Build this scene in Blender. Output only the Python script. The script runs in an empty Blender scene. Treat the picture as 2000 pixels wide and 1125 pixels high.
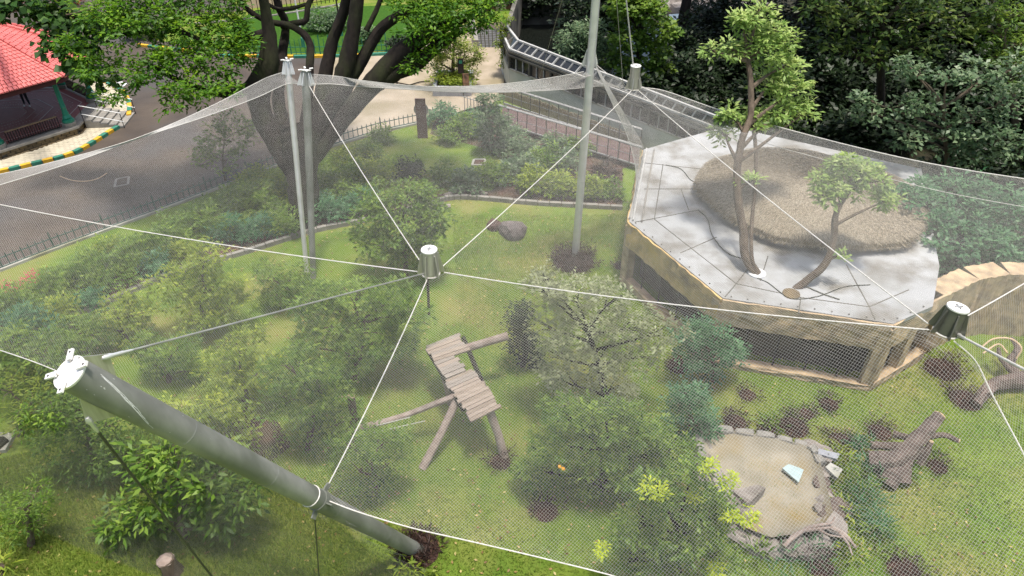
import bpy, bmesh, math, random
import numpy as np
from mathutils import Vector, Matrix
rng = np.random.default_rng(7); random.seed(7)
SC = bpy.context.scene; COL = SC.collection
PI = math.pi
# ------------------------------------------------------------------ camera
P0 = math.radians(36.0); F = 1400.0; H = 15.0
cam_d = bpy.data.cameras.new('camera'); cam = bpy.data.objects.new('camera', cam_d); COL.objects.link(cam)
cam.location = (0, 0, H); cam.rotation_euler = (PI/2 - P0, 0, 0)
cam_d.sensor_width = 36.0; cam_d.lens = 36.0*F/2000.0; cam_d.clip_start = 0.1; cam_d.clip_end = 3000
SC.camera = cam
# ------------------------------------------------------------------ sky and sun
SUN_DIR = Vector((0.10, -0.10, 0.99)).normalized()
elev = math.asin(SUN_DIR.z); azim = math.atan2(SUN_DIR.x, SUN_DIR.y)
w = bpy.data.worlds.new('World'); SC.world = w; w.use_nodes = True
nt = w.node_tree; sky = nt.nodes.new('ShaderNodeTexSky'); sky.sky_type = 'NISHITA'; sky.sun_disc = False
sky.sun_elevation = elev; sky.sun_rotation = azim; sky.air_density = 1.3; sky.dust_density = 4.0; sky.ozone_density = 1.0
bg = nt.nodes['Background']; nt.links.new(sky.outputs[0], bg.inputs[0]); bg.inputs[1].default_value = 0.13
sd = bpy.data.lights.new('sun', 'SUN'); sun = bpy.data.objects.new('sun', sd); COL.objects.link(sun)
sd.energy = 3.2; sd.angle = math.radians(7); sd.color = (1.0, 0.95, 0.86)
sun.rotation_euler = SUN_DIR.to_track_quat('Z', 'Y').to_euler(); sun.location = (20, 20, 60)
SC.view_settings.view_transform = 'Standard'; SC.view_settings.look = 'None'
SC.view_settings.exposure = 0.55; SC.view_settings.gamma = 1.0; SC.view_settings.use_curve_mapping = False
SC.render.engine = 'CYCLES'; SC.cycles.max_bounces = 8; SC.cycles.transparent_max_bounces = 16
SC.cycles.use_denoising = True; SC.cycles.denoising_prefilter = 'NONE'; SC.cycles.sample_clamp_indirect = 2.0; SC.cycles.caustics_reflective = False; SC.cycles.caustics_refractive = False

# ------------------------------------------------------------------ surveying helpers (photo pixel -> place in the world)
S0, C0 = math.sin(P0), math.cos(P0)
def G(px, py, z=0.0):
    u = (px-1000)/F; v = (py-562.5)/F; d = (H-z)/(S0+v*C0)
    return Vector((u*d, d*(C0-v*S0), z))
def D(px, py, d):
    u = (px-1000)/F; v = (py-562.5)/F
    return Vector((u*d, d*(C0-v*S0), H-d*(S0+v*C0)))
def Y(px, py, y):
    u = (px-1000)/F; v = (py-562.5)/F; d = y/(C0-v*S0)
    return Vector((u*d, y, H-d*(S0+v*C0)))
def depth(p): return p.y*C0 + (H-p.z)*S0

# ------------------------------------------------------------------ materials
MATS = {}
def mat(name, c1, c2=None, scale=4.0, rough=0.8, metal=0.0, bump=0.0, bscale=None, c3=None, s3=0.6, detail=6.0, spec=0.4, stretch=None, lo=0.35, hi=0.65):
    if name in MATS: return MATS[name]
    m = bpy.data.materials.new(name); m.use_nodes = True; n = m.node_tree.nodes; l = m.node_tree.links
    b = n['Principled BSDF']; b.inputs['Roughness'].default_value = rough; b.inputs['Metallic'].default_value = metal
    b.inputs['Specular IOR Level'].default_value = spec
    tc = n.new('ShaderNodeTexCoord'); src = tc.outputs['Object']
    if stretch:
        mp = n.new('ShaderNodeMapping'); mp.inputs['Scale'].default_value = stretch; l.new(src, mp.inputs[0]); src = mp.outputs[0]
    c2 = c2 or tuple(x*0.8 for x in c1)
    nz = n.new('ShaderNodeTexNoise'); nz.inputs['Scale'].default_value = scale; nz.inputs['Detail'].default_value = detail; l.new(src, nz.inputs['Vector'])
    r = n.new('ShaderNodeValToRGB'); r.color_ramp.elements[0].position = lo; r.color_ramp.elements[1].position = hi
    r.color_ramp.elements[0].color = (*c1, 1); r.color_ramp.elements[1].color = (*c2, 1); l.new(nz.outputs['Fac'], r.inputs[0])
    out = r.outputs[0]
    if c3:
        n3 = n.new('ShaderNodeTexNoise'); n3.inputs['Scale'].default_value = s3; n3.inputs['Detail'].default_value = 5; l.new(src, n3.inputs['Vector'])
        r3 = n.new('ShaderNodeValToRGB'); r3.color_ramp.elements[0].position = 0.48; r3.color_ramp.elements[1].position = 0.66; l.new(n3.outputs['Fac'], r3.inputs[0])
        mx = n.new('ShaderNodeMixRGB'); l.new(r3.outputs[0], mx.inputs[0]); l.new(out, mx.inputs[1]); mx.inputs[2].default_value = (*c3, 1); out = mx.outputs[0]
    l.new(out, b.inputs['Base Color'])
    if bump:
        nb = n.new('ShaderNodeTexNoise'); nb.inputs['Scale'].default_value = bscale or scale*3; nb.inputs['Detail'].default_value = 8; l.new(src, nb.inputs['Vector'])
        bp = n.new('ShaderNodeBump'); bp.inputs['Strength'].default_value = min(1, bump); bp.inputs['Distance'].default_value = 0.03; l.new(nb.outputs['Fac'], bp.inputs['Height']); l.new(bp.outputs[0], b.inputs['Normal'])
    MATS[name] = m; return m
def leafmat(name, dark, mid, light, trans=0.35, rough=0.5):
    if name in MATS: return MATS[name]
    m = bpy.data.materials.new(name); m.use_nodes = True; n = m.node_tree.nodes; l = m.node_tree.links
    b = n['Principled BSDF']; b.inputs['Roughness'].default_value = rough; b.inputs['Specular IOR Level'].default_value = 0.35
    a = n.new('ShaderNodeAttribute'); a.attribute_name = 'tint'
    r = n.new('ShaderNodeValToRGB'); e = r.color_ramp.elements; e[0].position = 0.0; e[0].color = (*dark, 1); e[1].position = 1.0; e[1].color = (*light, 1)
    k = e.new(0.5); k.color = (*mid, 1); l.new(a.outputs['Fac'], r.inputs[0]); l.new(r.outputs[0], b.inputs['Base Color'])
    t = n.new('ShaderNodeBsdfTranslucent'); mx = n.new('ShaderNodeMixShader'); mx.inputs[0].default_value = trans
    hs = n.new('ShaderNodeHueSaturation'); hs.inputs['Value'].default_value = 1.5; hs.inputs['Hue'].default_value = 0.485; l.new(r.outputs[0], hs.inputs['Color']); l.new(hs.outputs[0], t.inputs[0])
    l.new(b.outputs[0], mx.inputs[1]); l.new(t.outputs[0], mx.inputs[2]); l.new(mx.outputs[0], n['Material Output'].inputs[0])
    MATS[name] = m; return m

# ------------------------------------------------------------------ object helpers
def tag(o, label=None, cat=None, group=None, kind=None):
    if label: o['label'] = label
    if cat: o['category'] = cat
    if group: o['group'] = group
    if kind: o['kind'] = kind
    return o
def empty(name, loc, label, cat, group=None):
    o = bpy.data.objects.new(name, None); COL.objects.link(o); o.location = loc; o.empty_display_size = 0.3
    o['_o'] = 1; del o['_o']
    bpy.context.view_layer.update() if False else None
    return tag(o, label, cat, group)
def link(name, me, parent=None, kind=None):
    o = bpy.data.objects.new(name, me); COL.objects.link(o)
    if parent:
        o.parent = parent
        org = Vector((0, 0, 0)); q = parent
        while q: org += q.location; q = q.parent
        o.location = -org                       # geometry is written in world coordinates
    if kind: o['kind'] = kind
    return o
class MB:
    def __init__(s): s.v = []; s.f = []
    def add(s, vs, fs):
        k = len(s.v); s.v += [tuple(p) for p in vs]; s.f += [tuple(i+k for i in f) for f in fs]; return s
    def box(s, c, size, rz=0.0, m=None):
        a, b, h = size[0]/2, size[1]/2, size[2]/2; cr, sr = math.cos(rz), math.sin(rz); vs = []
        for z in (-h, h):
            for x, y in ((-a, -b), (a, -b), (a, b), (-a, b)):
                p = Vector((x*cr-y*sr, x*sr+y*cr, z)) if m is None else m @ Vector((x, y, z))
                vs.append(Vector(c)+p)
        return s.add(vs, [(3, 2, 1, 0), (4, 5, 6, 7), (0, 1, 5, 4), (1, 2, 6, 5), (2, 3, 7, 6), (3, 0, 4, 7)])
    def bar(s, p, q, wd, ht, up=Vector((0, 0, 1))):
        p, q = Vector(p), Vector(q); d = (q-p); L = d.length; d.normalize(); sd_ = d.cross(up)
        if sd_.length < 1e-4: sd_ = Vector((1, 0, 0))
        sd_.normalize(); u = sd_.cross(d); vs = []
        for e in (p, q):
            for a, b in ((-1, -1), (1, -1), (1, 1), (-1, 1)): vs.append(e + sd_*a*wd/2 + u*b*ht/2)
        return s.add(vs, [(3, 2, 1, 0), (4, 5, 6, 7), (0, 1, 5, 4), (1, 2, 6, 5), (2, 3, 7, 6), (3, 0, 4, 7)])
    def tube(s, pts, rad, n=8, cap=True, rough=0.0):
        pts = [Vector(p) for p in pts]; m = len(pts)
        if not hasattr(rad, '__len__'): rad = [rad]*m
        vs = []; fs = []; ref = None
        for i, p in enumerate(pts):
            t = (pts[min(i+1, m-1)]-pts[max(i-1, 0)]).normalized()
            if ref is None: ref = Vector((1, 0, 0)) if abs(t.x) < 0.9 else Vector((0, 1, 0))
            a = (ref - t*ref.dot(t)).normalized(); ref = a; b = t.cross(a)
            for k in range(n):
                an = 2*PI*k/n; r = rad[i]*(1+rough*(rng.random()-0.5))
                vs.append(p + (a*math.cos(an)+b*math.sin(an))*r)
        for i in range(m-1):
            for k in range(n):
                k2 = (k+1) % n; fs.append((i*n+k, i*n+k2, (i+1)*n+k2, (i+1)*n+k))
        if cap: fs.append(tuple(range(n))[::-1]); fs.append(tuple((m-1)*n+k for k in range(n)))
        return s.add(vs, fs)
    def prism(s, poly, z0, z1):
        n = len(poly); vs = [(p[0], p[1], z0) for p in poly]+[(p[0], p[1], z1) for p in poly]
        return s.add(vs, [tuple(range(n))[::-1], tuple(range(n, 2*n))]+[(i, (i+1) % n, n+(i+1) % n, n+i) for i in range(n)])
    def lathe(s, c, prof, n=16, axis=None):
        c = Vector(c); q = Vector((0, 0, 1)).rotation_difference(axis) if axis else None; vs = []
        for r, z in prof:
            for k in range(n):
                p = Vector((r*math.cos(2*PI*k/n), r*math.sin(2*PI*k/n), z))
                if q: p = q @ p
                vs.append(c+p)
        m = len(prof); fs = [(i*n+k, i*n+(k+1) % n, (i+1)*n+(k+1) % n, (i+1)*n+k) for i in range(m-1) for k in range(n)]
        fs += [tuple(range(n))[::-1], tuple((m-1)*n+k for k in range(n))]
        return s.add(vs, fs)
    def build(s, name, m, parent=None, smooth=False, kind=None):
        me = bpy.data.meshes.new(name); me.from_pydata(s.v, [], s.f); me.materials.append(m)
        me.validate(); me.update()
        bm = bmesh.new(); bm.from_mesh(me); bmesh.ops.recalc_face_normals(bm, faces=bm.faces); bm.to_mesh(me); bm.free()
        if smooth:
            me.polygons.foreach_set('use_smooth', [True]*len(me.polygons))
            me.set_sharp_from_angle(angle=math.radians(40))
        return link(name, me, parent, kind)
def spline(pts, per=6):
    pts = [Vector(p) for p in pts]; out = []
    P = [pts[0]*2-pts[1]]+pts+[pts[-1]*2-pts[-2]]
    for i in range(1, len(P)-2):
        for k in range(per):
            t = k/per; a, b, c, d = P[i-1:i+3]
            out.append(0.5*((2*b)+(c-a)*t+(2*a-5*b+4*c-d)*t*t+(3*b-a-3*c+d)*t*t*t))
    out.append(pts[-1]); return out
def lerps(vals, n):
    return list(np.interp(np.linspace(0, len(vals)-1, n), range(len(vals)), vals))
def sheet(name, poly, z, m, kind='structure', cell=None):
    b = MB(); b.add([(p[0], p[1], z) for p in poly], [tuple(range(len(poly)))]); o = b.build(name, m, None, kind=kind)
    if o.data.polygons and o.data.polygons[0].normal.z < 0: o.data.flip_normals()
    return o
NL = [0]
def raw_mesh(name, V, Fq, tint, m):
    me = bpy.data.meshes.new(name); n = len(Fq); k = Fq.shape[1]
    me.vertices.add(len(V)); me.vertices.foreach_set('co', V.astype(np.float32).ravel())
    me.loops.add(n*k); me.loops.foreach_set('vertex_index', Fq.astype(np.int32).ravel())
    me.polygons.add(n); me.polygons.foreach_set('loop_start', np.arange(0, n*k, k, dtype=np.int32))
    if tint is not None:
        a = me.attributes.new('tint', 'FLOAT', 'POINT'); a.data.foreach_set('value', tint.astype(np.float32))
    me.materials.append(m); me.update(calc_edges=True); me.validate(); NL[0] += n*(k-2); return me
def nrm(a): return a/np.maximum(np.linalg.norm(a, axis=1, keepdims=True), 1e-6)
LK = 1.1
def leaves(blobs, L=0.14, dens=1.0, asp=0.42, clump=12, spread=0.16, up=0.9, droop=0.1, hollow=0.45, under=0.45):
    """leaf quads clustered into sprays spread through ellipsoid blobs; blobs: (centre, (rx,ry,rz))"""
    Cs, Os, T = [], [], []
    for c, r in blobs:
        r = np.array(r); A = 4*PI*(np.mean(r)**2); n = int(dens*A/(0.30*L*L)*LK/clump)+3
        u = nrm(rng.normal(size=(n*2, 3))); keep = (u[:, 2] > -0.25) | (rng.random(n*2) < under); u = u[keep][:n]
        f = hollow+(1.08-hollow)*rng.random((len(u), 1))**0.55
        lump = 1+0.34*np.sin(u[:, :1]*5+c[0])*np.cos(u[:, 1:2]*4+c[1]*2)+0.12*np.sin(u[:, 2:3]*9+c[0]*3)
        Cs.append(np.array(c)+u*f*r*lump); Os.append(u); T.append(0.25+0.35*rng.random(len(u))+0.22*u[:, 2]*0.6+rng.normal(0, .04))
    Cs = np.concatenate(Cs); Os = np.concatenate(Os); T = np.concatenate(T)
    n = len(Cs); idx = np.repeat(np.arange(n), clump); m = len(idx)
    az = np.tile(np.arange(clump)*2.399, n)+np.repeat(rng.random(n)*6.28, clump)
    d = np.stack([np.cos(az), np.sin(az), rng.normal(-droop, 0.35, m)], 1)+Os[idx]*0.55; d = nrm(d)
    base = Cs[idx]+d*spread*rng.random((m, 1))*1.0+rng.normal(0, spread*0.35, (m, 3))
    nv = nrm(np.array([0, 0, up])+Os[idx]*0.5+rng.normal(0, 0.42, (m, 3))); s_ = nrm(np.cross(d, nv)); nn = np.cross(s_, d)
    l = L*(0.65+0.6*rng.random((m, 1))); wd = l*asp*0.5
    V = np.stack([base, base+d*l*0.5+s_*wd+nn*wd*0.35, base+d*l-nn*l*0.08, base+d*l*0.5-s_*wd+nn*wd*0.35], 1).reshape(-1, 3)
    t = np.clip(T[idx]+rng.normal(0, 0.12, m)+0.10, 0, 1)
    return V, np.arange(m*4).reshape(-1, 4), np.repeat(t, 4)
def plant(name, label, cat, base, blobs, lm, bark, L=0.14, dens=1.0, trunk=None, tr=0.08, group=None, limbs=True, crown='crown', **kw):
    """blobs: (px, py, rpx[, dy[, flat]]); each sits on the vertical plane through the plant's own foot"""
    b0 = G(*base) if len(base) == 2 else Vector(base)
    B = []; S_ = []
    for q in blobs:
        dy = q[3] if len(q) > 3 else 0.0; fl = q[4] if len(q) > 4 else 0.8
        c = Y(q[0], q[1], b0.y+dy); r = q[2]*depth(c)/F
        if c.z < r*0.5: c = G(q[0], q[1], r*0.5)
        B.append((tuple(c), (r*.88, r*.88, r*fl*.88)))
        if r > .25:
            for _ in range(2):
                an_ = random.uniform(0, 6.28); rs2 = r*random.uniform(.28, .45)
                S_.append(((c.x+math.cos(an_)*r*.85, c.y+math.sin(an_)*r*.85, max(rs2*.5, c.z+random.uniform(-.3, .75)*r*fl)), (rs2, rs2, rs2*.8)))
    o = empty(name, b0, label, cat, group)
    mb = MB()
    if trunk: pts = [Vector(p) for p in trunk]
    else:
        top = Vector(np.mean([b[0] for b in B], axis=0)); pts = [b0-Vector((0, 0, .05)), b0.lerp(top, 0.5)+Vector((random.uniform(-.1, .1), 0, 0)), top]
    sp = spline(pts, 5); mb.tube(sp, lerps([tr*1.15, tr*0.9, tr*0.6], len(sp)), 8, rough=0.15)
    if limbs:
        for c, r in B:
            c = Vector(c); c_ok = [p for p in sp[1:] if p.z < Vector(c).z-.25*(Vector(c)-p).length]; s0 = min(c_ok or sp[1:4], key=lambda p: (p-Vector(c)).length)
            mid = s0.lerp(c, 0.5)+Vector((random.uniform(-.15, .15)*r[0], random.uniform(-.15, .15)*r[0], .1*r[0]))
            q = spline([s0, mid, c], 4); mb.tube(q, lerps([tr*0.55, tr*0.15], len(q)), 5)
            for _ in range(5):
                u = Vector(rng.normal(size=3)).normalized(); u.z = abs(u.z)*0.7
                e = c+Vector((u.x*r[0], u.y*r[0], u.z*r[2]))*0.85; mb.tube([mid.lerp(c, .6), c.lerp(e, .5)+Vector((0, 0, .04)), e], [tr*0.2, tr*0.14, tr*0.05], 4)
    mb.build('trunk', bark, o, smooth=True)
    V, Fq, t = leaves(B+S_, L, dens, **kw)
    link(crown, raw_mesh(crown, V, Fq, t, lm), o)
    return o
def pxpoly(pts, z=0.0): return [G(x, y, z) for x, y in pts]
# ------------------------------------------------------------------ palette
grass = mat('grass', (0.095, 0.165, 0.022), (0.155, 0.215, 0.032), scale=0.9, rough=0.95, bump=0.8, bscale=26, c3=(0.215, 0.215, 0.06), s3=0.35, detail=12, spec=0.1)
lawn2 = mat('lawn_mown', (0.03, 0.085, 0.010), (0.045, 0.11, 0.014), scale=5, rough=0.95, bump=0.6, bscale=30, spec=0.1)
asphalt = mat('path_surface', (0.060, 0.046, 0.036), (0.095, 0.073, 0.055), scale=0.55, rough=0.75, bump=0.3, bscale=40, c3=(0.07, 0.062, 0.058), s3=0.25, detail=10)
plaza_m = mat('plaza_surface', (0.40, 0.33, 0.25), (0.30, 0.25, 0.18), scale=0.6, rough=0.85, bump=0.3, bscale=30, c3=(0.24, 0.20, 0.12), s3=0.3, detail=10)
soil = mat('soil', (0.075, 0.042, 0.033), (0.12, 0.07, 0.052), scale=3, rough=1, bump=1, bscale=14, c3=(0.05, 0.055, 0.025), s3=0.8)
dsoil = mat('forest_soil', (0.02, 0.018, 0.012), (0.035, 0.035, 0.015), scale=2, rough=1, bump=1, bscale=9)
bark = mat('bark', (0.085, 0.062, 0.045), (0.15, 0.115, 0.085), scale=6, rough=0.95, bump=1, bscale=18, stretch=(1, 1, .3))
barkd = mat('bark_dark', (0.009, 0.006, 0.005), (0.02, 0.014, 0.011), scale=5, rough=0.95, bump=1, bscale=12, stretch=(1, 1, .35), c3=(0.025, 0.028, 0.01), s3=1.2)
dlog = mat('dark_log', (0.10, 0.075, 0.065), (0.17, 0.13, 0.11), scale=4, rough=.95, bump=1, bscale=12)
logm = mat('log_wood', (0.25, 0.19, 0.16), (0.36, 0.29, 0.25), scale=5, rough=0.9, bump=.7, bscale=16)
cutw = mat('cut_wood', (0.62, 0.45, 0.30), (0.52, 0.36, 0.22), scale=14, rough=0.8)
galv = mat('galvanised_steel', (0.20, 0.205, 0.185), (0.30, 0.305, 0.28), scale=2.2, rough=0.5, metal=0.3, bump=0.05, bscale=9, stretch=(1, 1, .5), c3=(0.16, 0.17, 0.145), s3=1.5)
galv2 = mat('pale_steel', (0.60, 0.60, 0.58), (0.70, 0.70, 0.68), scale=3, rough=0.38, metal=0.45)
capm = mat('cap_steel', (0.78, 0.76, 0.73), (0.85, 0.83, 0.80), scale=5, rough=0.45, metal=0.15)
hubm = mat('hub_steel', (0.42, 0.41, 0.37), (0.54, 0.53, 0.49), scale=3, rough=0.35, metal=0.65, stretch=(6, 6, .4))
netm = mat('net_cord', (0.46, 0.445, 0.42), (0.54, 0.525, 0.50), scale=2, rough=0.8)
ropem = mat('edge_rope', (0.50, 0.48, 0.44), (0.64, 0.62, 0.58), scale=20, rough=0.7)
wirem = mat('steel_wire', (0.42, 0.42, 0.38), (0.5, 0.5, 0.46), scale=20, rough=0.4, metal=0.6)
dwire = mat('dark_wire', (0.06, 0.065, 0.05), (0.10, 0.10, 0.08), scale=20, rough=0.5, metal=0.4)
roofc = mat('roof_concrete', (0.40, 0.405, 0.41), (0.27, 0.265, 0.25), scale=1.1, rough=0.75, bump=0.2, bscale=20, c3=(0.20, 0.185, 0.16), s3=0.8, detail=12, lo=.42, hi=.75)
ochre = mat('ochre_rock', (0.64, 0.44, 0.19), (0.27, 0.19, 0.11), scale=2.2, rough=0.9, bump=1, bscale=4, c3=(0.68, 0.46, 0.15), s3=1.1, detail=12, lo=.42, hi=.62)
ochre2 = mat('pale_rock', (0.58, 0.43, 0.26), (0.34, 0.25, 0.16), scale=3.0, rough=0.9, bump=1, bscale=6, detail=10)
thatch = mat('thatch_straw', (0.20, 0.15, 0.085), (0.30, 0.23, 0.14), scale=3, rough=0.95, bump=1, bscale=12, detail=12)
planks = [mat('plank_wood_%s' % k, c, tuple(x*.8 for x in c), scale=3, rough=0.85, bump=.5, bscale=12, stretch=(.5, 3, 1)) for k, c in (('pale', (0.36, 0.29, 0.235)), ('tan', (0.29, 0.23, 0.18)), ('grey', (0.32, 0.275, 0.235)))]
tile = mat('roof_tile_pink', (0.56, 0.13, 0.12), (0.64, 0.17, 0.155), scale=2.5, rough=0.55, bump=.2, bscale=9)
tdark = mat('roof_under', (0.10, 0.03, 0.03), rough=.8)
redfl = mat('red_floor', (0.22, 0.055, 0.05), (0.27, 0.075, 0.065), scale=4, rough=0.5)
greenp = mat('green_paint', (0.012, 0.17, 0.11), (0.02, 0.21, 0.14), scale=4, rough=0.35)
stone = mat('grey_stone', (0.20, 0.19, 0.17), (0.29, 0.27, 0.24), scale=3, rough=0.85, bump=.6, bscale=10)
stonew = mat('wall_stone', (0.20, 0.145, 0.075), (0.11, 0.085, 0.055), scale=2.2, rough=0.9, bump=1, bscale=8)
paver = mat('paver', (0.56, 0.50, 0.38), (0.46, 0.41, 0.31), scale=2.5, rough=0.85, bump=.4, bscale=12)
joint = mat('joint_sand', (0.16, 0.14, 0.11), rough=1)
kerby = mat('kerb_yellow', (0.70, 0.42, 0.03), (0.58, 0.33, 0.03), scale=6, rough=.7, bump=.3)
kerbg = mat('kerb_green', (0.03, 0.17, 0.11), (0.05, 0.22, 0.15), scale=6, rough=.7, bump=.3)
iron = mat('dark_iron', (0.025, 0.018, 0.018), (0.04, 0.03, 0.03), rough=.5, metal=.3)
white = mat('white_paint', (0.78, 0.78, 0.78), (0.70, 0.70, 0.69), scale=4, rough=.5)
framew = mat('pale_frame', (0.50, 0.50, 0.49), (0.40, 0.39, 0.37), scale=3, rough=.6)
glass = mat('dark_glass', (0.02, 0.02, 0.022), (0.04, 0.04, 0.04), scale=1.5, rough=.12, spec=.6)
meshd = mat('dark_mesh', (0.05, 0.04, 0.032), (0.085, 0.07, 0.05), scale=2, rough=.8)
conc = mat('old_concrete', (0.42, 0.41, 0.37), (0.33, 0.32, 0.27), scale=1.5, rough=.85, bump=.3, c3=(0.2, 0.2, 0.12), s3=.7)
concd = mat('stained_concrete', (0.10, 0.09, 0.075), (0.20, 0.19, 0.16), scale=1.2, rough=.9, bump=.5, c3=(0.03, 0.03, 0.025), s3=.6)
deckm = mat('deck_brown', (0.10, 0.06, 0.06), (0.15, 0.10, 0.095), scale=3, rough=.7)
bamboo = mat('bamboo', (0.42, 0.34, 0.23), (0.30, 0.23, 0.15), scale=4, rough=.7, stretch=(1, 1, .3))
brown = mat('brown_board', (0.10, 0.045, 0.04), (0.13, 0.06, 0.05), scale=3, rough=.5)
pinkw = mat('peach_wall', (0.66, 0.48, 0.36), (0.60, 0.43, 0.32), scale=2, rough=.8)
dbrown = mat('dry_brown', (0.05, 0.026, 0.022), (0.085, 0.045, 0.035), scale=4, rough=1, bump=1)
rockg = mat('grey_rock', (0.24, 0.21, 0.19), (0.34, 0.30, 0.27), scale=2.5, rough=.9, bump=1, bscale=7, c3=(0.14, 0.12, 0.10), s3=1)
poolm = mat('pool_floor', (0.34, 0.30, 0.23), (0.25, 0.22, 0.16), scale=1.6, rough=.8, bump=.3, c3=(0.26, 0.19, 0.07), s3=.7, detail=10)
bluep = mat('pale_blue_panel', (0.55, 0.66, 0.66), (0.62, 0.72, 0.72), scale=3, rough=.4)
slate = mat('slate_kerb', (0.33, 0.34, 0.38), (0.27, 0.28, 0.31), scale=3, rough=.7)
ramp_m = mat('ramp_paving', (0.075, 0.075, 0.078), (0.12, 0.12, 0.12), scale=3, rough=.8)
skin = mat('skin', (0.30, 0.17, 0.11), rough=.6); cloth = mat('dark_cloth', (0.02, 0.02, 0.03), rough=.9)
pink = mat('flower_pink', (0.75, 0.04, 0.22), rough=.6)
L_mid = leafmat('leaf_mid', (0.020, 0.055, 0.010), (0.095, 0.185, 0.022), (0.27, 0.38, 0.055))
L_rain = leafmat('leaf_rain', (0.008, 0.030, 0.004), (0.06, 0.165, 0.008), (0.22, 0.38, 0.022))
L_yel = leafmat('leaf_yellow', (0.04, 0.08, 0.012), (0.17, 0.25, 0.025), (0.42, 0.48, 0.06))
L_lime = leafmat('leaf_lime', (0.22, 0.32, 0.02), (0.42, 0.52, 0.03), (0.65, 0.70, 0.05))
L_blue = leafmat('leaf_blue', (0.018, 0.055, 0.028), (0.06, 0.17, 0.07), (0.17, 0.33, 0.15))
L_oliv = leafmat('leaf_olive', (0.08, 0.10, 0.045), (0.24, 0.27, 0.13), (0.48, 0.51, 0.31))
L_dark_shade = leafmat('leaf_dark_shade', (0.002, 0.007, 0.002), (0.007, 0.018, 0.004), (0.02, 0.042, 0.009), trans=.1)  # near-black leaves; deep shade of the wood is put into the colour
L_glos = leafmat('leaf_glossy', (0.010, 0.03, 0.008), (0.05, 0.10, 0.02), (0.22, 0.28, 0.07), rough=.35)
L_grey = leafmat('leaf_grey', (0.02, 0.05, 0.02), (0.10, 0.17, 0.08), (0.30, 0.38, 0.22), rough=.4)
L_pale = leafmat('leaf_pale', (0.08, 0.16, 0.035), (0.24, 0.37, 0.09), (0.50, 0.58, 0.22))
L_dry = leafmat('leaf_dry', (0.015, 0.009, 0.008), (0.04, 0.024, 0.02), (0.09, 0.05, 0.035), trans=.1)
L_red = leafmat('leaf_red', (0.25, 0.02, 0.04), (0.5, 0.03, 0.09), (0.7, 0.05, 0.2))
L_orng = leafmat('leaf_orange', (0.12, 0.03, 0.01), (0.30, 0.08, 0.02), (0.42, 0.16, 0.04))

# ------------------------------------------------------------------ ground, paths and beds
sheet('ground', [(-1500, -200, 0), (1500, -200, 0), (1500, 2600, 0), (-1500, 2600, 0)], 0.0, grass)
sheet('path', pxpoly([(-900, 1300), (-300, 650), (0, 528), (100, 489), (300, 415), (480, 345), (650, 287), (820, 241), (950, 207), (985, 190), (1000, 60), (997, 36), (760, 104), (560, 108), (440, 98), (300, 78), (100, 30), (-500, -60), (-1600, 100)]), 0.004, asphalt)
sheet('plaza', pxpoly([(655, 284), (820, 240), (950, 207), (985, 189), (984, 92), (930, 92), (922, 48), (820, 52), (758, 104), (640, 109), (600, 200)]), 0.008, plaza_m)
sheet('path', pxpoly([(-700, -60), (200, -40), (420, -10), (480, 20), (300, 40), (120, 10), (-600, 10)]), 0.012, asphalt)
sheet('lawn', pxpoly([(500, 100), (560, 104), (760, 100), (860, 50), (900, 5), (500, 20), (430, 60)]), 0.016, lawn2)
border = [(-260, 800), (-100, 732), (80, 650), (200, 598), (330, 541), (500, 489), (620, 452), (760, 424), (840, 400), (900, 388), (1050, 400), (1216, 409)]
fence_l = [(-300, 652), (-120, 578), (0, 529), (100, 490), (200, 453), (300, 416), (400, 378), (480, 346), (560, 318), (650, 286), (740, 258), (820, 241), (850, 230)]
sheet('soil_bed', pxpoly(border + [(1216, 330), (1000, 330), (960, 372), (840, 380), (700, 400), (560, 425), (440, 450), (300, 500), (150, 560), (-80, 660), (-300, 740)]), 0.004, soil)
sheet('soil_bed', pxpoly([(840, 262), (985, 300), (1010, 338), (1216, 330), (1240, 320), (985, 240), (960, 200), (850, 232)]), 0.008, soil)
sheet('forest_floor', pxpoly([(1262, 292), (1420, 250), (1740, 440), (1850, 560), (2000, 520), (2600, 620), (3200, -160), (1400, -250), (1020, -150), (1010, 40), (1010, 88), (1405, 232)]), 0.004, dsoil)  # soil colour near black, standing in for deep shade under the wood
sheet('soil_bed', pxpoly([(430, 850), (470, 810), (540, 820), (570, 870), (520, 910), (450, 900)]), 0.004, soil)

def ribbon(mb, pts, wd, z0, z1, gap=0.0):
    pts = [Vector((p[0], p[1], 0)) for p in pts]
    for a, b in zip(pts, pts[1:]):
        d = (b-a); n = max(1, 1); d2 = d.normalized(); mb.bar(a+d2*gap+Vector((0, 0, (z0+z1)/2)), b-d2*gap+Vector((0, 0, (z0+z1)/2)), wd, z1-z0)
# garden border: separate kerb stones
o = empty('border_wall', G(500, 489), 'low pale concrete edging running between the planted bed and the aviary lawn', 'garden edging')
bp_ = spline(pxpoly(border), 7)
for a, b in zip(bp_, bp_[1:]):
    d = (b-a).normalized(); mb = MB(); j = random.uniform(-.01, .01)
    mb.bar(a+d*.015+Vector((0, 0, .08+j)), b-d*.015+Vector((0, 0, .08+j)), .17, .2); mb.build('kerb_stone', stone, o)
for s_, kk in (([(866, 383), (905, 371), (952, 380)], .35), ([(832, 405), (880, 402)], .2)):
    mb = MB(); mb.tube(spline(pxpoly(s_, .12), 4), .09, 6); tag(mb.build('fallen_branch', rockg), 'bleached branch lying along the back edging left of the tall pole' if kk > .3 else 'short pale branch lying in front of the back edging', 'branch')

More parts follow.
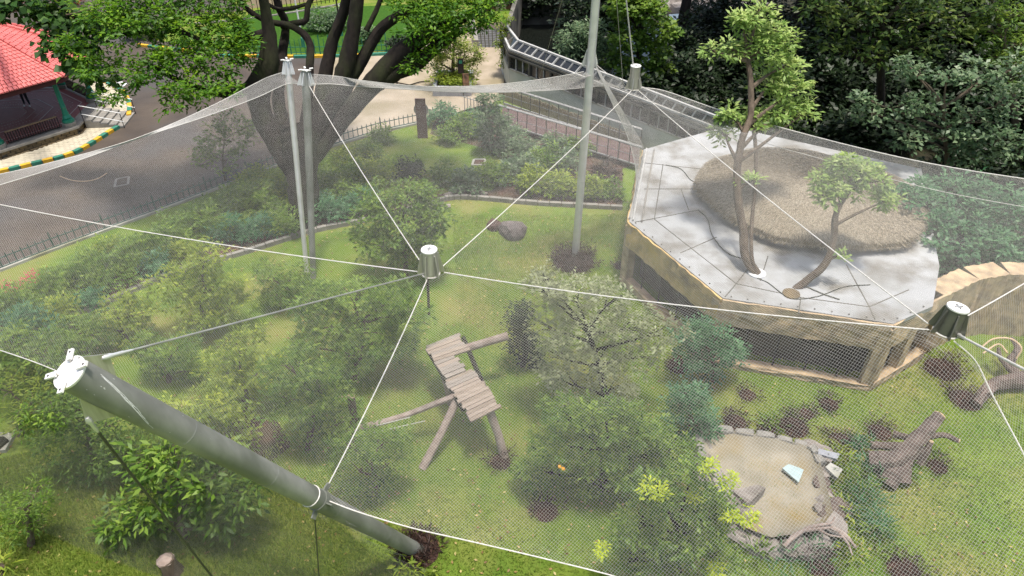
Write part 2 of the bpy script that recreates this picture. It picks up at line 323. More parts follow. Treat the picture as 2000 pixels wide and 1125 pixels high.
# ------------------------------------------------------------------ green picket fence along the path
def picket_fence(pts, label, m, sp=0.24, h=0.58, z0=0.0, pw=.035, name='picket_fence', cat='fence', rails=(.12, .48), kerb=None, tall=None):
    pts = [Vector(p) for p in pts]; o = empty(name, pts[0], label, cat)
    for z in rails:
        mb = MB()
        for a, b in zip(pts, pts[1:]): mb.bar(a+Vector((0, 0, z+z0)), b+Vector((0, 0, z+z0)), .03, .035)
        mb.build('rail', m, o)
    L = 0; me = None
    pk = MB(); pk.box((0, 0, h/2), (pw, .018, h)); pk.add([(-pw/2, 0, h), (pw/2, 0, h), (0, 0, h+.07)], [(0, 1, 2)])
    ref = pk.build('picket', m, o); ref.location = pts[0]+Vector((0, 0, z0))-o.location; first = True
    for a, b in zip(pts, pts[1:]):
        n = max(1, int((b-a).length/sp)); ang = math.atan2((b-a).y, (b-a).x)
        for i in range(n):
            q = a.lerp(b, (i+.5)/n)
            c = ref if first else ref.copy()
            if not first: COL.objects.link(c)
            first = False; c.parent = o; c.location = q+Vector((0, 0, z0))-o.location; c.rotation_euler = (0, 0, ang+random.uniform(-.05, .05))
            s = 1.25 if tall and i % tall == 0 else 1; c.scale = (1.6 if s > 1 else 1, 1.6 if s > 1 else 1, s)
    if kerb:
        mb = MB(); ribbon(mb, pts, .22, 0, .1); mb.build('base_kerb', kerb, o)
    return o
fg = mat('fence_green', (0.035, 0.09, 0.075), (0.05, 0.11, 0.09), rough=.6)
picket_fence(pxpoly(fence_l), 'long dark green picket fence curving along the brown path behind the bushes', fg, kerb=conc, tall=10)
picket_fence(pxpoly([(430, 104), (565, 107), (640, 106), (760, 102)]), 'green railing at the far side of the path in front of the bright lawn', mat('rail_green', (0.02, 0.16, 0.12), rough=.5), sp=.3, h=.95, tall=6)
picket_fence([p for p in pxpoly([(330, 44), (460, 32), (540, 22), (640, 6), (700, -6)], 0.3)], 'dark iron fence on a low wall in front of the peach building', iron, sp=.33, h=1.3, rails=(.2, 1.15), kerb=stone, pw=.05)
picket_fence(pxpoly([(905, 222), (948, 236), (980, 247)]), 'short pale metal railing behind the shrubs at the plaza edge', framew, sp=.22, h=1.0, rails=(.1, .95))
# kerbs with painted blocks
def kerb_line(pts, label, n, h=.16, wd=.22, off=0):
    sp = spline([Vector(p) for p in pts], 24); Ls = [0]
    for a, b in zip(sp, sp[1:]): Ls.append(Ls[-1]+(b-a).length)
    def at(t): 
        t *= Ls[-1]; i = min(int(np.searchsorted(Ls, t)), len(sp)-1); i = max(i, 1)
        return sp[i-1].lerp(sp[i], (t-Ls[i-1])/max(1e-6, Ls[i]-Ls[i-1]))
    o = empty('painted_kerb', sp[0], label, 'kerb')
    for i in range(n):
        a, b = at(i/n), at((i+1)/n); d = (b-a).normalized()
        mb = MB(); m_ = a.lerp(b, .5)
        mb.bar(a+d*.02+Vector((0, 0, h/2)), m_+Vector((0, 0, h/2)), wd, h).bar(m_+Vector((0, 0, h/2)), b-d*.02+Vector((0, 0, h/2)), wd+.004, h+.004)
        mb.build('kerb_block', kerby if (i+off) % 2 else kerbg, o)
    return o
kerb_line(pxpoly([(-120, 362), (0, 338), (60, 324), (115, 311), (150, 299), (182, 281), (212, 262), (232, 250)]), 'yellow and green painted kerb curving round the front of the gazebo pavement', 19)
kerb_line(pxpoly([(253, 229), (254, 208), (247, 190), (236, 177), (214, 166), (190, 160), (165, 158)]), 'yellow and green painted kerb on the far side of the gazebo steps', 13, off=1)
kerb_line(pxpoly([(430, 111), (520, 112), (565, 113), (640, 112), (700, 110), (758, 107)]), 'green kerb with yellow blocks along the bright lawn behind the big tree', 9)
kerb_line(pxpoly([(270, 90), (330, 97), (400, 103)]), 'short painted kerb glimpsed under the leaves of the big tree', 6, off=1)
# painted frames of manholes
def frame_(name, label, quad, wd, m, inner, z=.012, cat='manhole cover'):
    q = pxpoly(quad, 0); o = empty(name, q[0], label, cat); mb = MB()
    for i in range(4):
        a, b = q[i], q[(i+1) % 4]; d = (b-a).normalized(); mb.bar(a+Vector((0, 0, z+.012+.002*(i % 2))), b+Vector((0, 0, z+.012+.002*(i % 2))), wd, .03)
    mb.build('frame', m, o); mb = MB(); mb.add([p+Vector((0, 0, z+.002)) for p in q], [(0, 1, 2, 3)]); mb.build('lid', inner, o)
frame_('manhole_cover', 'square manhole outlined in pale paint on the brown path left of the aviary', [(224, 366), (227, 351), (252, 346), (250, 361)], .09, stone, asphalt)
frame_('manhole_cover', 'white framed drain cover on the path beside the gazebo', [(220, 168), (235, 161), (247, 165), (232, 173)], .16, white, conc)
frame_('manhole_cover', 'white concrete framed hatch in the small lawn behind the aviary edge', [(922, 323), (926, 312), (948, 312), (946, 323)], .10, conc, soil)
mb = MB(); mb.tube(spline(pxpoly([(117, 344), (140, 352), (166, 354), (190, 349), (209, 338)], .04), 5), .02, 5); tag(mb.build('curved_stick', cutw), 'long curved bleached stick lying on the brown path', 'stick')
mb = MB()
for s_ in ([(720, 152), (760, 158), (800, 166), (845, 171)], [(770, 160), (762, 146), (758, 140)], [(776, 162), (768, 150), (764, 138)], [(765, 158), (745, 150)], [(800, 166), (820, 160), (840, 158)]):
    mb.tube(spline(pxpoly(s_, .08), 4), .035, 5)
tag(mb.build('broken_branch', barkd), 'dark broken branch lying across the pale plaza beside the planter', 'branch')

# ------------------------------------------------------------------ gazebo
GC = Vector((-26.26, 34.96, 0)); GR = 4.31; A0 = math.radians(-15.7)
def gp(r, k, z): a = A0+k*PI/4; return GC+Vector((r*math.cos(a), r*math.sin(a), z))
gz = empty('gazebo', GC, 'octagonal gazebo with pink tiled roof and green columns beside the path', 'gazebo')
def octo(mb, r, z0, z1): mb.prism([gp(r, k, 0) for k in range(8)], z0, z1); return mb
octo(MB(), GR+.30, 0, .36).build('plinth', joint, gz)
octo(MB(), GR+.48, .40, .50).build('platform_slab', stone, gz)
octo(MB(), GR-.15, .50, .515).build('floor', redfl, gz)
m_ = MB()
for k in range(8):
    for r in (GR-.55, 2.4): m_.bar(gp(r, k, .52), gp(r, k+1, .52), .05, .012)
    for t in np.linspace(.08, .92, 9):
        for r in (3.4, 2.9, 2.0, 1.6, 1.2): m_.box(gp(r, k, .52).lerp(gp(r, k+1, .52), t), (.05, .05, .01))
m_.build('floor_pattern', mat('floor_dot', (0.5, 0.36, 0.33), rough=.5), gz, kind='stuff')
m_ = MB()
for k in range(8):
    for row in range(3):
        n = 9; z = .06+row*.125
        for i in range(n):
            t0 = (i+(row % 2)*.5)/n; t1 = min(1, t0+1/n); rr = GR+.31+random.uniform(0, .03)+(.12 if row == 0 else 0)
            a = gp(rr, k, z).lerp(gp(rr, k+1, z), t0+.006); b = gp(rr, k, z).lerp(gp(rr, k+1, z), t1-.006)
            m_.bar(a, b, .12, .112)
m_.build('stone_block', stonew, gz, kind='stuff')
for k in range(8):
    c = gp(GR, k, .5); m_ = MB(); m_.lathe(c, [(.34, 0), (.34, .18), (.30, .2)], 8); ped = m_.build('pedestal', stone, gz)
    m_ = MB(); m_.lathe(c, [(.27, .2), (.29, .26), (.27, .34), (.19, .38), (.22, .44), (.18, .52), (.14, .6), (.155, .66), (.13, .72), (.115, .95), (.13, .98), (.115, 1.01), (.105, 2.35), (.16, 2.4), (.14, 2.45), (.2, 2.55)], 16); m_.build('column', greenp, gz, smooth=True)
    m_ = MB()
    for s_ in (-1, 1):
        q = gp(GR, k+s_, .5); d = (q-c).normalized()
        m_.tube([c+Vector((0, 0, 1.95)), c+d*.15+Vector((0, 0, 2.25)), c+d*.5+Vector((0, 0, 2.35)), c+d*.6+Vector((0, 0, 2.5))], .025, 5)
    m_.build('bracket', iron, gz)
for k in range(8):
    if k == 0: continue
    a, b = gp(GR, k, .5), gp(GR, k+1, .5); a2, b2 = a.lerp(b, .14), a.lerp(b, .86); m_ = MB()
    m_.bar(a2+Vector((0, 0, .62)), b2+Vector((0, 0, .62)), .07, .06)
    rl = m_.build('top_rail', mat('worn_wood_rail', (0.20, 0.14, 0.09), rough=.8), gz)
    m_ = MB(); m_.bar(a2+Vector((0, 0, .08)), b2+Vector((0, 0, .08)), .04, .05)
    for t in np.linspace(0, 1, 22): m_.box(a2.lerp(b2, t)+Vector((0, 0, .34)), (.03, .03, .52))
    m_.build('baluster', iron, gz, kind='stuff')
RE, ZE, SL = 5.15, 3.05, .50
octo(MB(), RE-.12, ZE-.25, ZE-.03).build('eave_beam', tdark, gz)
m_ = MB(); m_.v = [tuple(gp(RE-.05, k, ZE-.02)) for k in range(8)]+[tuple(GC+Vector((0, 0, ZE+RE*SL-.06)))]; m_.f = [(k, (k+1) % 8, 8) for k in range(8)]
m_.build('roof_deck', tdark, gz)
m_ = MB(); sidefac = math.cos(PI/8); NR = 24
for k in range(8):
    for r_ in range(NR):
        ra, rb = RE*(1-r_/NR), RE*(1-(r_+1.12)/NR)
        if rb < .12: continue
        za, zb = ZE+(RE-ra)*SL+.05, ZE+(RE-rb)*SL+.02
        n = max(1, int(2*ra*math.sin(PI/8)/.20)); off = (r_ % 2)*.0
        for i in range(n):
            t0, t1 = i/n+.004, (i+1)/n-.004; jz = random.uniform(0, .008)
            p = [gp(ra, k, za+jz).lerp(gp(ra, k+1, za+jz), t0), gp(ra, k, za+jz).lerp(gp(ra, k+1, za+jz), t1), gp(rb, k, zb+jz).lerp(gp(rb, k+1, zb+jz), t1), gp(rb, k, zb+jz).lerp(gp(rb, k+1, zb+jz), t0)]
            mid1, mid2 = p[0].lerp(p[1], .5)+Vector((0, 0, .018)), p[3].lerp(p[2], .5)+Vector((0, 0, .018))
            dn = Vector((0, 0, -.045))
            m_.add([p[0], mid1, p[1], p[2], mid2, p[3], p[0]+dn, p[1]+dn], [(0, 1, 4, 5), (1, 2, 3, 4), (6, 7, 2, 1, 0)])
m_.build('roof_tile', tile, gz, kind='stuff')
for k in range(8):
    m_ = MB(); n = 20
    for i in range(n):
        r0, r1 = RE*1.01*(1-i/n), RE*1.01*(1-(i+1.15)/n)
        if r1 < 0: r1 = 0.02
        m_.tube([gp(r0, k, ZE+(RE-r0)*SL+.09), gp(r1, k, ZE+(RE-r1)*SL+.07)], [.105, .085], 7)
    m_.build('hip_tile', tile, gz, kind='stuff')
# steps and rails on the side facing the path
sdir = Vector((math.cos(A0+PI/8), math.sin(A0+PI/8), 0)); sper = Vector((-sdir.y, sdir.x, 0))
s0 = GC+sdir*((GR+.48)*sidefac); swid = 1.9
st = empty('gazebo_steps', s0, 'grey stone steps with white tube handrails leading up to the gazebo', 'steps')
for i in range(5):
    z = .5-.1*i; m_ = MB(); c = s0+sdir*(.2+i*.36)-sper*.15; m_.bar(c-sper*swid/2+Vector((0, 0, z/2-.004)), c+sper*swid/2+Vector((0, 0, z/2-.004)), .357, z-.008); m_.build('step', stone, st)
for sg in (-1, 1):
    e = s0+sper*(sg*swid/2-.15); m_ = MB()
    for zz in (.35, .8): m_.tube([e+Vector((0, 0, .5+zz)), e+sdir*1.9+Vector((0, 0, zz))], .022, 6)
    m_.build('handrail', white, st)
    for t in (0.02, 1.85): MB().tube([e+sdir*t+Vector((0, 0, 0.0)), e+sdir*t+Vector((0, 0, 1.3 if t < 1 else .82))], .02, 6).build('rail_post', iron, st)
# pavers round the gazebo
apr = pxpoly([(-200, 378), (-120, 360), (0, 336), (60, 322), (115, 309), (150, 297), (182, 279), (212, 260), (232, 248), (252, 229), (252, 208), (245, 191), (234, 179), (212, 168), (190, 162), (165, 160)])+[GC+Vector((2, 6, 0)), GC, GC+Vector((-3, -4, 0))]
sheet('pavement', apr, .05, joint)
def inside(x, y, poly):
    c = False; n = len(poly); j = n-1
    for i in range(n):
        if ((poly[i][1] > y) != (poly[j][1] > y)) and (x < (poly[j][0]-poly[i][0])*(y-poly[i][1])/(poly[j][1]-poly[i][1])+poly[i][0]): c = not c
        j = i
    return c
m_ = MB()
for i in range(-40, 60):
    for j in range(-50, 50):
        x, y = GC.x+i*.26+(j % 2)*.13, GC.y+j*.20
        if inside(x, y, apr) and (Vector((x, y, 0))-GC).length > GR+.2: m_.box((x, y, .065+random.uniform(0, .008)), (.245, .185, .03))
tag(m_.build('paving_blocks', paver), 'pale zigzag paving blocks laid round the gazebo', 'paving', kind='stuff')
# person standing inside the gazebo
pz = G(54, 207, .515); per = empty('person', pz, 'person in dark clothes and white shoes standing under the gazebo roof', 'person')
def skinned(name, verts, edges, rad, m, parent):
    me = bpy.data.meshes.new(name); me.from_pydata([tuple(v) for v in verts], edges, []); o = link(name, me, parent)
    sk = o.modifiers.new('skin', 'SKIN'); sl = me.skin_vertices[0].data
    for i, r in enumerate(rad): sl[i].radius = (r, r)
    sl[0].use_root = True; ss = o.modifiers.new('sub', 'SUBSURF'); ss.levels = 2; ss.render_levels = 2; me.materials.append(m); return o
def pv(x, y, z): return pz+Vector((x, y, z))
skinned('body', [pv(0, 0, .92), pv(0, 0, 1.15), pv(0, 0, 1.38), pv(0, 0, 1.48), pv(0, -.01, 1.56), pv(0, -.01, 1.68),
    pv(-.1, 0, .88), pv(-.13, .02, .48), pv(-.15, .03, .09), pv(.1, 0, .88), pv(.13, -.04, .48), pv(.17, -.02, .09),
    pv(-.19, 0, 1.38), pv(-.24, 0, 1.1), pv(-.2, -.1, .86), pv(.19, 0, 1.38), pv(.24, 0, 1.1), pv(.2, -.1, .86)],
    [(0, 1), (1, 2), (2, 3), (3, 4), (4, 5), (0, 6), (6, 7), (7, 8), (0, 9), (9, 10), (10, 11), (2, 12), (12, 13), (13, 14), (2, 15), (15, 16), (16, 17)],
    [.14, .13, .15, .06, .08, .09, .09, .065, .045, .09, .065, .045, .06, .042, .03, .06, .042, .03], cloth, per)
for x, y in ((-.15, .0), (.17, -.05)):
    m_ = MB(); m_.lathe(pv(x, y-.05, .0), [(.045, .0), (.05, .03), (.035, .07)], 8); q = m_.build('shoe', white, per)
# ------------------------------------------------------------------ planter with small tree and sign
pc = [G(846, 187, 0), G(921, 187, 0), G(924, 158, .0), G(850, 158, 0)]
pa = empty('planter', pc[0], 'low rectangular slate planter holding the small plaza tree', 'planter')
x0, x1, y0, y1 = pc[0].x, pc[1].x, pc[0].y, pc[0].y+2.6
for nm, c, s_ in (('wall', ((x0+x1)/2, y0, .27), (x1-x0, .2, .54)), ('wall', ((x0+x1)/2, y1, .27), (x1-x0, .2, .54)), ('wall', (x0+.1, (y0+y1)/2, .26), (.2, y1-y0-.2, .52)), ('wall', (x1-.1, (y0+y1)/2, .26), (.2, y1-y0-.2, .52))):
    MB().box(c, s_).build(nm, slate, pa)
MB().box(((x0+x1)/2, (y0+y1)/2, .2), (x1-x0-.4, y1-y0-.2, .36)).build('soil', soil, pa)
cx, cy = (x0+x1)/2, (y0+y1)/2
V, Fq, t = leaves([((cx+dx, cy+dy-.2, .62), (.55, .6, .3)) for dx in (-.7, -.2, .3, .75) for dy in (-.4, .5)], .2, 1.5, asp=.2)
tag(link('grass_clump', raw_mesh('grass_clump', V, Fq, t, L_yel)), 'yellow green grassy plants filling the slate planter', 'plants', kind='stuff')
so = empty('sign_board', (x1-.45, y0-.15, 0), 'narrow dark information sign on a post at the planter corner', 'sign'); sx, sy = x1-.45, y0-.15
MB().box((sx, sy, .9), (.05, .05, 1.8)).build('post', iron, so); MB().box((sx-.08, sy-.03, 1.75), (.32, .04, .8)).build('board', iron, so)
MB().box((sx-.08, sy-.053, 1.98), (.18, .01, .18)).build('picture', mat('sign_green', (.03, .2, .12), rough=.6), so); MB().box((sx+.18, sy-.05, 1.0), (.34, .03, .7)).build('lower_board', mat('sign_brown', (.35, .2, .12), (.1, .07, .05), scale=6), so)
o = empty('information_board', G(827, 272), 'tall leaning dark brown board standing on the lawn inside the picket fence', 'sign')
b0 = G(826, 270); m_ = MB(); m_.bar(b0+Vector((0, .02, .0)), b0+Vector((0, .02, 2.05)), .50, .07, up=Vector((0, 1, 0))); m_.build('board', brown, o)
m_ = MB(); m_.bar(b0+Vector((.1, .12, 0)), b0+Vector((.1, .12, 1.6)), .08, .08, up=Vector((0, 1, 0))); m_.lathe(b0+Vector((0, .12, 1.45)), [(.36, 0), (.36, .03)], 16, axis=Vector((0, 1, 0))); m_.build('back_plate', stone, o)
# ------------------------------------------------------------------ plaza end: ramp, gate wall
sheet('ramp', pxpoly([(934, 93), (984, 92), (984, 56), (930, 60)]), .014, ramp_m)
q0, q1 = G(934, 93, .016), G(930, 60, .016); r0, r1 = G(984, 92, .016), G(984, 56, .016); m_ = MB()
for t in np.linspace(.1, .9, 7): m_.bar(q0.lerp(q1, t), r0.lerp(r1, t), .05, .01)
for t in np.linspace(.14, .86, 6): m_.bar(q0.lerp(r0, t), q1.lerp(r1, t), .06, .012)
m_.build('ramp_joint', dsoil, None, kind='structure')
tag(MB().bar(G(931, 92, .45), G(922, 40, .45), .25, .9).build('gate_wall', stone), 'low grey wall running along the left side of the dark ramp', 'wall')
bl = empty('peach_building', G(560, -5), 'peach coloured building wall beyond the bright lawn at the top edge', 'building')
a, b = G(470, 18, 0), G(720, -12, 0); m_ = MB(); m_.bar(a+Vector((0, 0, 2.2)), b+Vector((0, 0, 2.2)), .3, 4.4); m_.build('wall', pinkw, bl)
for t in (.2, .45, .7):
    c = a.lerp(b, t)+Vector((0, -.17, 2.4)); m_ = MB(); m_.bar(c-(b-a).normalized()*.6, c+(b-a).normalized()*.6, .06, 1.3); m_.build('window', glass, bl)
bl = empty('far_building', G(1000, 5), 'pale low building with a white band beyond the ramp at the top', 'building')
a, b = G(930, 22, 0), G(1060, 16, 0); MB().bar(a+Vector((0, 0, 1.7)), b+Vector((0, 0, 1.7)), .4, 3.4).build('wall', mat('cream_wall', (.5, .42, .3), (.4, .33, .25), scale=2), bl)
MB().bar(a+Vector((0, -.1, 1.1)), b+Vector((0, -.1, 1.1)), .6, .25).build('ledge', white, bl)
for t in (.2, .5, .8):
    c = a.lerp(b, t)+Vector((0, -.22, .45)); MB().box(c, (.9, .06, .8)).build('door', mat('rust_door', (.12, .05, .035), rough=.7), bl)
for px, py, lab in ((593, 92, 'white lamp post with green base rising between the limbs of the big tree'), (667, 70, 'thin dark post standing behind the big tree on the lawn')):
    b0 = G(px, py); o = empty('lamp_post', b0, lab, 'lamp post'); wm = white if px == 593 else iron
    m_ = MB(); m_.tube([b0+Vector((0, 0, .6)), b0+Vector((-.1, 0, 5.5))], .055, 8); m_.build('pole', wm, o); MB().lathe(b0, [(.13, 0), (.11, .6), (.06, .65)], 10).build('base', kerbg, o)
    MB().lathe(b0+Vector((-.1, 0, 5.5)), [(.1, 0), (.2, .25), (.12, .45)], 10).build('lamp_head', white, o)

# ------------------------------------------------------------------ glazed viewing corridor with skylights
vc = empty('viewing_corridor', G(1005, 190), 'long concrete viewing corridor with framed skylights and dark glass windows', 'building')
U = [G(990, 52, 2.8), G(1012, 80, 2.8), G(1402, 230, 2.8)]; W_ = [G(980, 60, 2.35), G(996, 97, 2.35), G(1390, 247, 2.35)]
def lp(a, b, t): return a.lerp(b, t)
def sky_run(u0, u1, w0, w1, n, dark):
    m_ = MB(); m_.add([u0-Vector((0, 0, .03)), u1-Vector((0, 0, .03)), w1-Vector((0, 0, .03)), w0-Vector((0, 0, .03))], [(0, 1, 2, 3)]); m_.build('ceiling_shade', meshd, vc)
    for i in range(n):
        t0, t1 = i/n, (i+1)/n; g = .008/1
        m_ = MB(); a, b, c, d = lp(u0, u1, t0), lp(u0, u1, t1), lp(w0, w1, t1), lp(w0, w1, t0)
        m_.add([a, b, c, d], [(0, 1, 2, 3)]); m_.build('skylight_pane', glass, vc)
        m_ = MB(); wd = .16 if i % 3 == 0 else .06; m_.bar(a+Vector((0, 0, .02)), d+Vector((0, 0, .02)), wd, .07); m_.build('skylight_bar', framew, vc)
    for p, q in ((u0, u1), (w0, w1)):
        m_ = MB(); m_.bar(p+Vector((0, 0, .025)), q+Vector((0, 0, .025)), .12, .1); m_.build('skylight_frame', framew, vc)
sky_run(U[0], U[1], W_[0], W_[1], 3, 0); sky_run(U[1], U[2], W_[1], W_[2], 24, 0)
def run_wall(a, b, n):
    d = (b-a).normalized(); flat = lambda z: Vector((0, 0, z-a.z))
    for z0, z1, m, nm, off in ((0, 1.28, mat('pale_wall', (.55, .56, .52), (.46, .48, .43), scale=1.5, rough=.8), 'lower_wall', 0), (1.3, 2.02, glass, 'window_band', .06)):
        p = d.cross(Vector((0, 0, 1)))*-off
        m_ = MB(); m_.bar(Vector((a.x, a.y, (z0+z1)/2))+p, Vector((b.x, b.y, (z0+z1)/2))+p, .12, z1-z0); m_.build(nm, m, vc)
    for z, h, wd in ((1.31, .07, .2), (2.06, .10, .22), (2.24, .09, .18)):
        m_ = MB(); m_.bar(Vector((a.x, a.y, z)), Vector((b.x, b.y, z)), wd, h); m_.build('window_rail', conc if z < 2 else concd, vc)
    for i in range(n+1):
        q = a.lerp(b, i/n); m_ = MB(); wd = .09 if i % 3 == 0 else .03
        m_.box((q.x, q.y, 1.69), (wd, wd+.12, .7), math.atan2(d.y, d.x)); m_.build('window_mullion', concd if i % 3 == 0 else framew, vc)
run_wall(W_[0], W_[1], 3); run_wall(W_[1], W_[2], 24)
bw = empty('rear_wall', G(1003, 95), 'stained concrete tank wall with white coping behind the viewing corridor', 'wall')
a, b = G(1012, 88, 0), G(1130, 84, 0); a2 = Vector((a.x+.2, a.y+3.0, 0)); b2 = Vector((b.x+3, b.y+3.0, 0))
MB().bar(a2+Vector((0, 0, 1.8)), b2+Vector((0, 0, 1.8)), .3, 3.6).build('wall_face', concd, bw); MB().bar(a2+Vector((0, -.05, 3.66)), b2+Vector((0, -.05, 3.66)), .45, .1).build('coping', framew, bw)
MB().bar(a2+Vector((0, 0, 1.8)), U[0]+Vector((0, 0, -1.4)), .25, 2.8).build('side_wall', concd, bw)
MB().tube([a2+Vector((-.2, .2, 0)), a2+Vector((-.3, .3, 4.4))], .3, 8, rough=.1).build('wall_post', conc, bw)
sheet('pool_water', [U[1], U[2], b2+Vector((3, 0, 0)), a2], .5, mat('dark_water', (.01, .012, .01), rough=.15))
# deck with rails and bamboo screen in front of the corridor
def rail(pa, pb, h, label, n, m=framew, z0=.25):
    o = empty('deck_railing', pa, label, 'railing')
    for off in (0, .12): MB().bar(pa+Vector((0, off, h)), pb+Vector((0, off, h)), .045, .045).build('top_rail', m, o)
    MB().bar(pa+Vector((0, 0, .05)), pb+Vector((0, 0, .05)), .06, .06).build('bottom_rail', m, o)
    MB().bar(pa+Vector((0, 0, h*.5)), pb+Vector((0, 0, h*.5)), .02, .02).build('middle_rail', m, o)
    for i in range(n+1):
        q = pa.lerp(pb, i/n); MB().bar(q, q+Vector((0, 0, h)), .045, .045, up=Vector((0, 1, 0))).build('rail_post', concd, o)
da, db, dc, dd = G(984, 203, .25), G(1250, 290, .25), G(1250, 326, .25), G(975, 241, .25)
dk = empty('boardwalk', dd, 'dark brown timber boardwalk sloping down beside the viewing corridor', 'boardwalk')
nb = 62
for i in range(nb):
    t0, t1 = i/nb, (i+.88)/nb; m_ = MB(); a, b, c, d = da.lerp(db, t0), da.lerp(db, t1), dd.lerp(dc, t1), dd.lerp(dc, t0); z = Vector((0, 0, -.05))
    m_.add([a, b, c, d, a+z, b+z, c+z, d+z], [(0, 1, 2, 3), (4, 5, 6, 7), (0, 1, 5, 4), (3, 2, 6, 7), (0, 3, 7, 4), (1, 2, 6, 5)]); m_.build('deck_board', deckm, dk)
rail(da, db, .95, 'pale double railing on the far side of the boardwalk', 14); rail(dd, dc, .95, 'pale double railing on the near side of the boardwalk above the shrubs', 14)
fa, fb = G(975, 193, 0), G(1250, 297, 0); bs = empty('bamboo_screen', fa, 'screen of upright bamboo slats along the foot of the viewing corridor', 'fence')
off = Vector((0, .02, 0)); d = (fb-fa).normalized(); mb_ = None
for i in range(118):
    q = (fa+off).lerp(fb+off, i/118); h = .72+random.uniform(-.05, .05)
    if mb_ is None: mb_ = MB().box((0, 0, .5), (.055, .03, 1.0)).build('slat', bamboo, bs); c = mb_
    else: c = mb_.copy(); COL.objects.link(c)
    c.parent = bs; c.location = q-bs.location; c.rotation_euler = (0, random.uniform(-.03, .03), math.atan2(d.y, d.x)); c.scale = (1, 1, h)
MB().bar(fa+off+Vector((0, .04, .3)), fb+off+Vector((0, .04, .3)), .04, .05).bar(fa+off+Vector((0, .04, .58)), fb+off+Vector((0, .04, .58)), .04, .05).build('cross_rail', deckm, bs)
m_ = MB(); m_.bar(fa+Vector((0, .12, .3)), fb+Vector((0, .12, .3)), .05, .6); m_.build('backing', deckm, bs)

# ------------------------------------------------------------------ pavilion with concrete roof and thatched dome
RH = 2.5
pv_ = empty('bird_pavilion', G(1420, 700), 'angular pavilion with pale concrete roof, straw dome and ochre rock walls', 'pavilion')
R = [G(1257, 292, RH), G(1229, 432, RH), G(1412, 582, RH), G(1745, 632, RH), G(1822, 598, RH), G(1835, 520, RH), G(1800, 330, RH), G(1420, 246, RH)]
m_ = MB(); m_.prism(R, RH-.14, RH); m_.build('roof', roofc, pv_)
m_ = MB()
for line in ([(1258, 369), (1369, 369)], [(1295, 321), (1278, 428)], [(1258, 318), (1370, 330)], [(1240, 434), (1364, 410)], [(1278, 428), (1438, 554), (1564, 581), (1698, 599), (1775, 566)], [(1416, 580), (1438, 554), (1467, 517)],
             [(1329, 494), (1400, 463)], [(1564, 581), (1560, 612)], [(1653, 517), (1698, 599), (1709, 624)], [(1330, 369), (1345, 410)], [(1500, 500), (1485, 548)]):
    q = [G(x, y, RH+.004) for x, y in line]
    for a, b in zip(q, q[1:]): m_.bar(a, b, .03, .012)
m_.build('roof_joint', concd, pv_)
for line, r_ in (([(1364, 410), (1382, 428), (1391, 459), (1418, 492), (1449, 505), (1466, 512)], .018), ([(1300, 322), (1330, 330), (1350, 352), (1372, 358)], .015), ([(1470, 540), (1500, 552), (1530, 575), (1555, 584), (1600, 578), (1650, 560), (1700, 556)], .014), ([(1575, 560), (1610, 575), (1640, 585)], .02)):
    m_ = MB(); m_.tube(spline([G(x, y, RH+.02) for x, y in line], 5), r_, 5); m_.build('roof_cable', dwire, pv_)
# rope and pegs along the roof edge
m_ = MB()
for a, b in ((R[0], R[1]), (R[1], R[2]), (R[2], R[3]), (R[3], R[4])):
    n = int((b-a).length/.45); inn = Vector((-(b-a).y, (b-a).x, 0)).normalized()*.10
    for i in range(n):
        q = a.lerp(b, (i+.5)/n)+inn; m_.box(q+Vector((0, 0, .03)), (.035, .035, .03))
m_.build('edge_peg', stone, pv_, kind='stuff')
for a, b in ((R[0], R[1]),):
    inn = Vector((-(b-a).y, (b-a).x, 0)).normalized()
    for k_ in (.12, .42): MB().bar(a+inn*k_+Vector((0, 0, .05)), b+inn*k_+Vector((0, 0, .05)), .05, .08).build('edge_batten', stone if k_ > .3 else framew, pv_)
def rockpanel(a, b, z0, z1, m, name, th=.16, out=.0, n=14, parent=None, lump=.07):
    """lumpy rock-work strip between two plan points"""
    a, b = Vector((a.x, a.y, 0)), Vector((b.x, b.y, 0)); d = (b-a).normalized(); nn = Vector((d.y, -d.x, 0)); vs = []; fs = []; rows = 4
    cols = max(2, n)
    for j in range(rows+1):
        for i in range(cols+1):
            e = 0 if i in (0, cols) else 1
            vs.append(a.lerp(b, i/cols)+nn*(out+e*random.uniform(-lump, lump)*(.4 if j in (0, rows) else 1))+Vector((0, 0, z0+(z1-z0)*j/rows+(random.uniform(-.03, .03) if 0 < j < rows else 0))))
    N = len(vs)
    for v in list(vs): vs.append(Vector((v.x, v.y, v.z))-nn*th)
    c1 = cols+1
    for j in range(rows):
        for i in range(cols):
            k = j*c1+i; fs.append((k, k+1, k+c1+1, k+c1)); fs.append((N+k, N+k+c1, N+k+c1+1, N+k+1))
    for i in range(cols): fs.append((i, N+i, N+i+1, i+1)); k = rows*c1+i; fs.append((k, k+1, N+k+1, N+k))
    for j in range(rows): k = j*c1; fs.append((k, k+c1, N+k+c1, N+k)); k = j*c1+cols; fs.append((k, N+k, N+k+c1, k+c1))
    m_ = MB(); m_.add(vs, fs); return m_.build(name, m, parent or pv_, smooth=True)
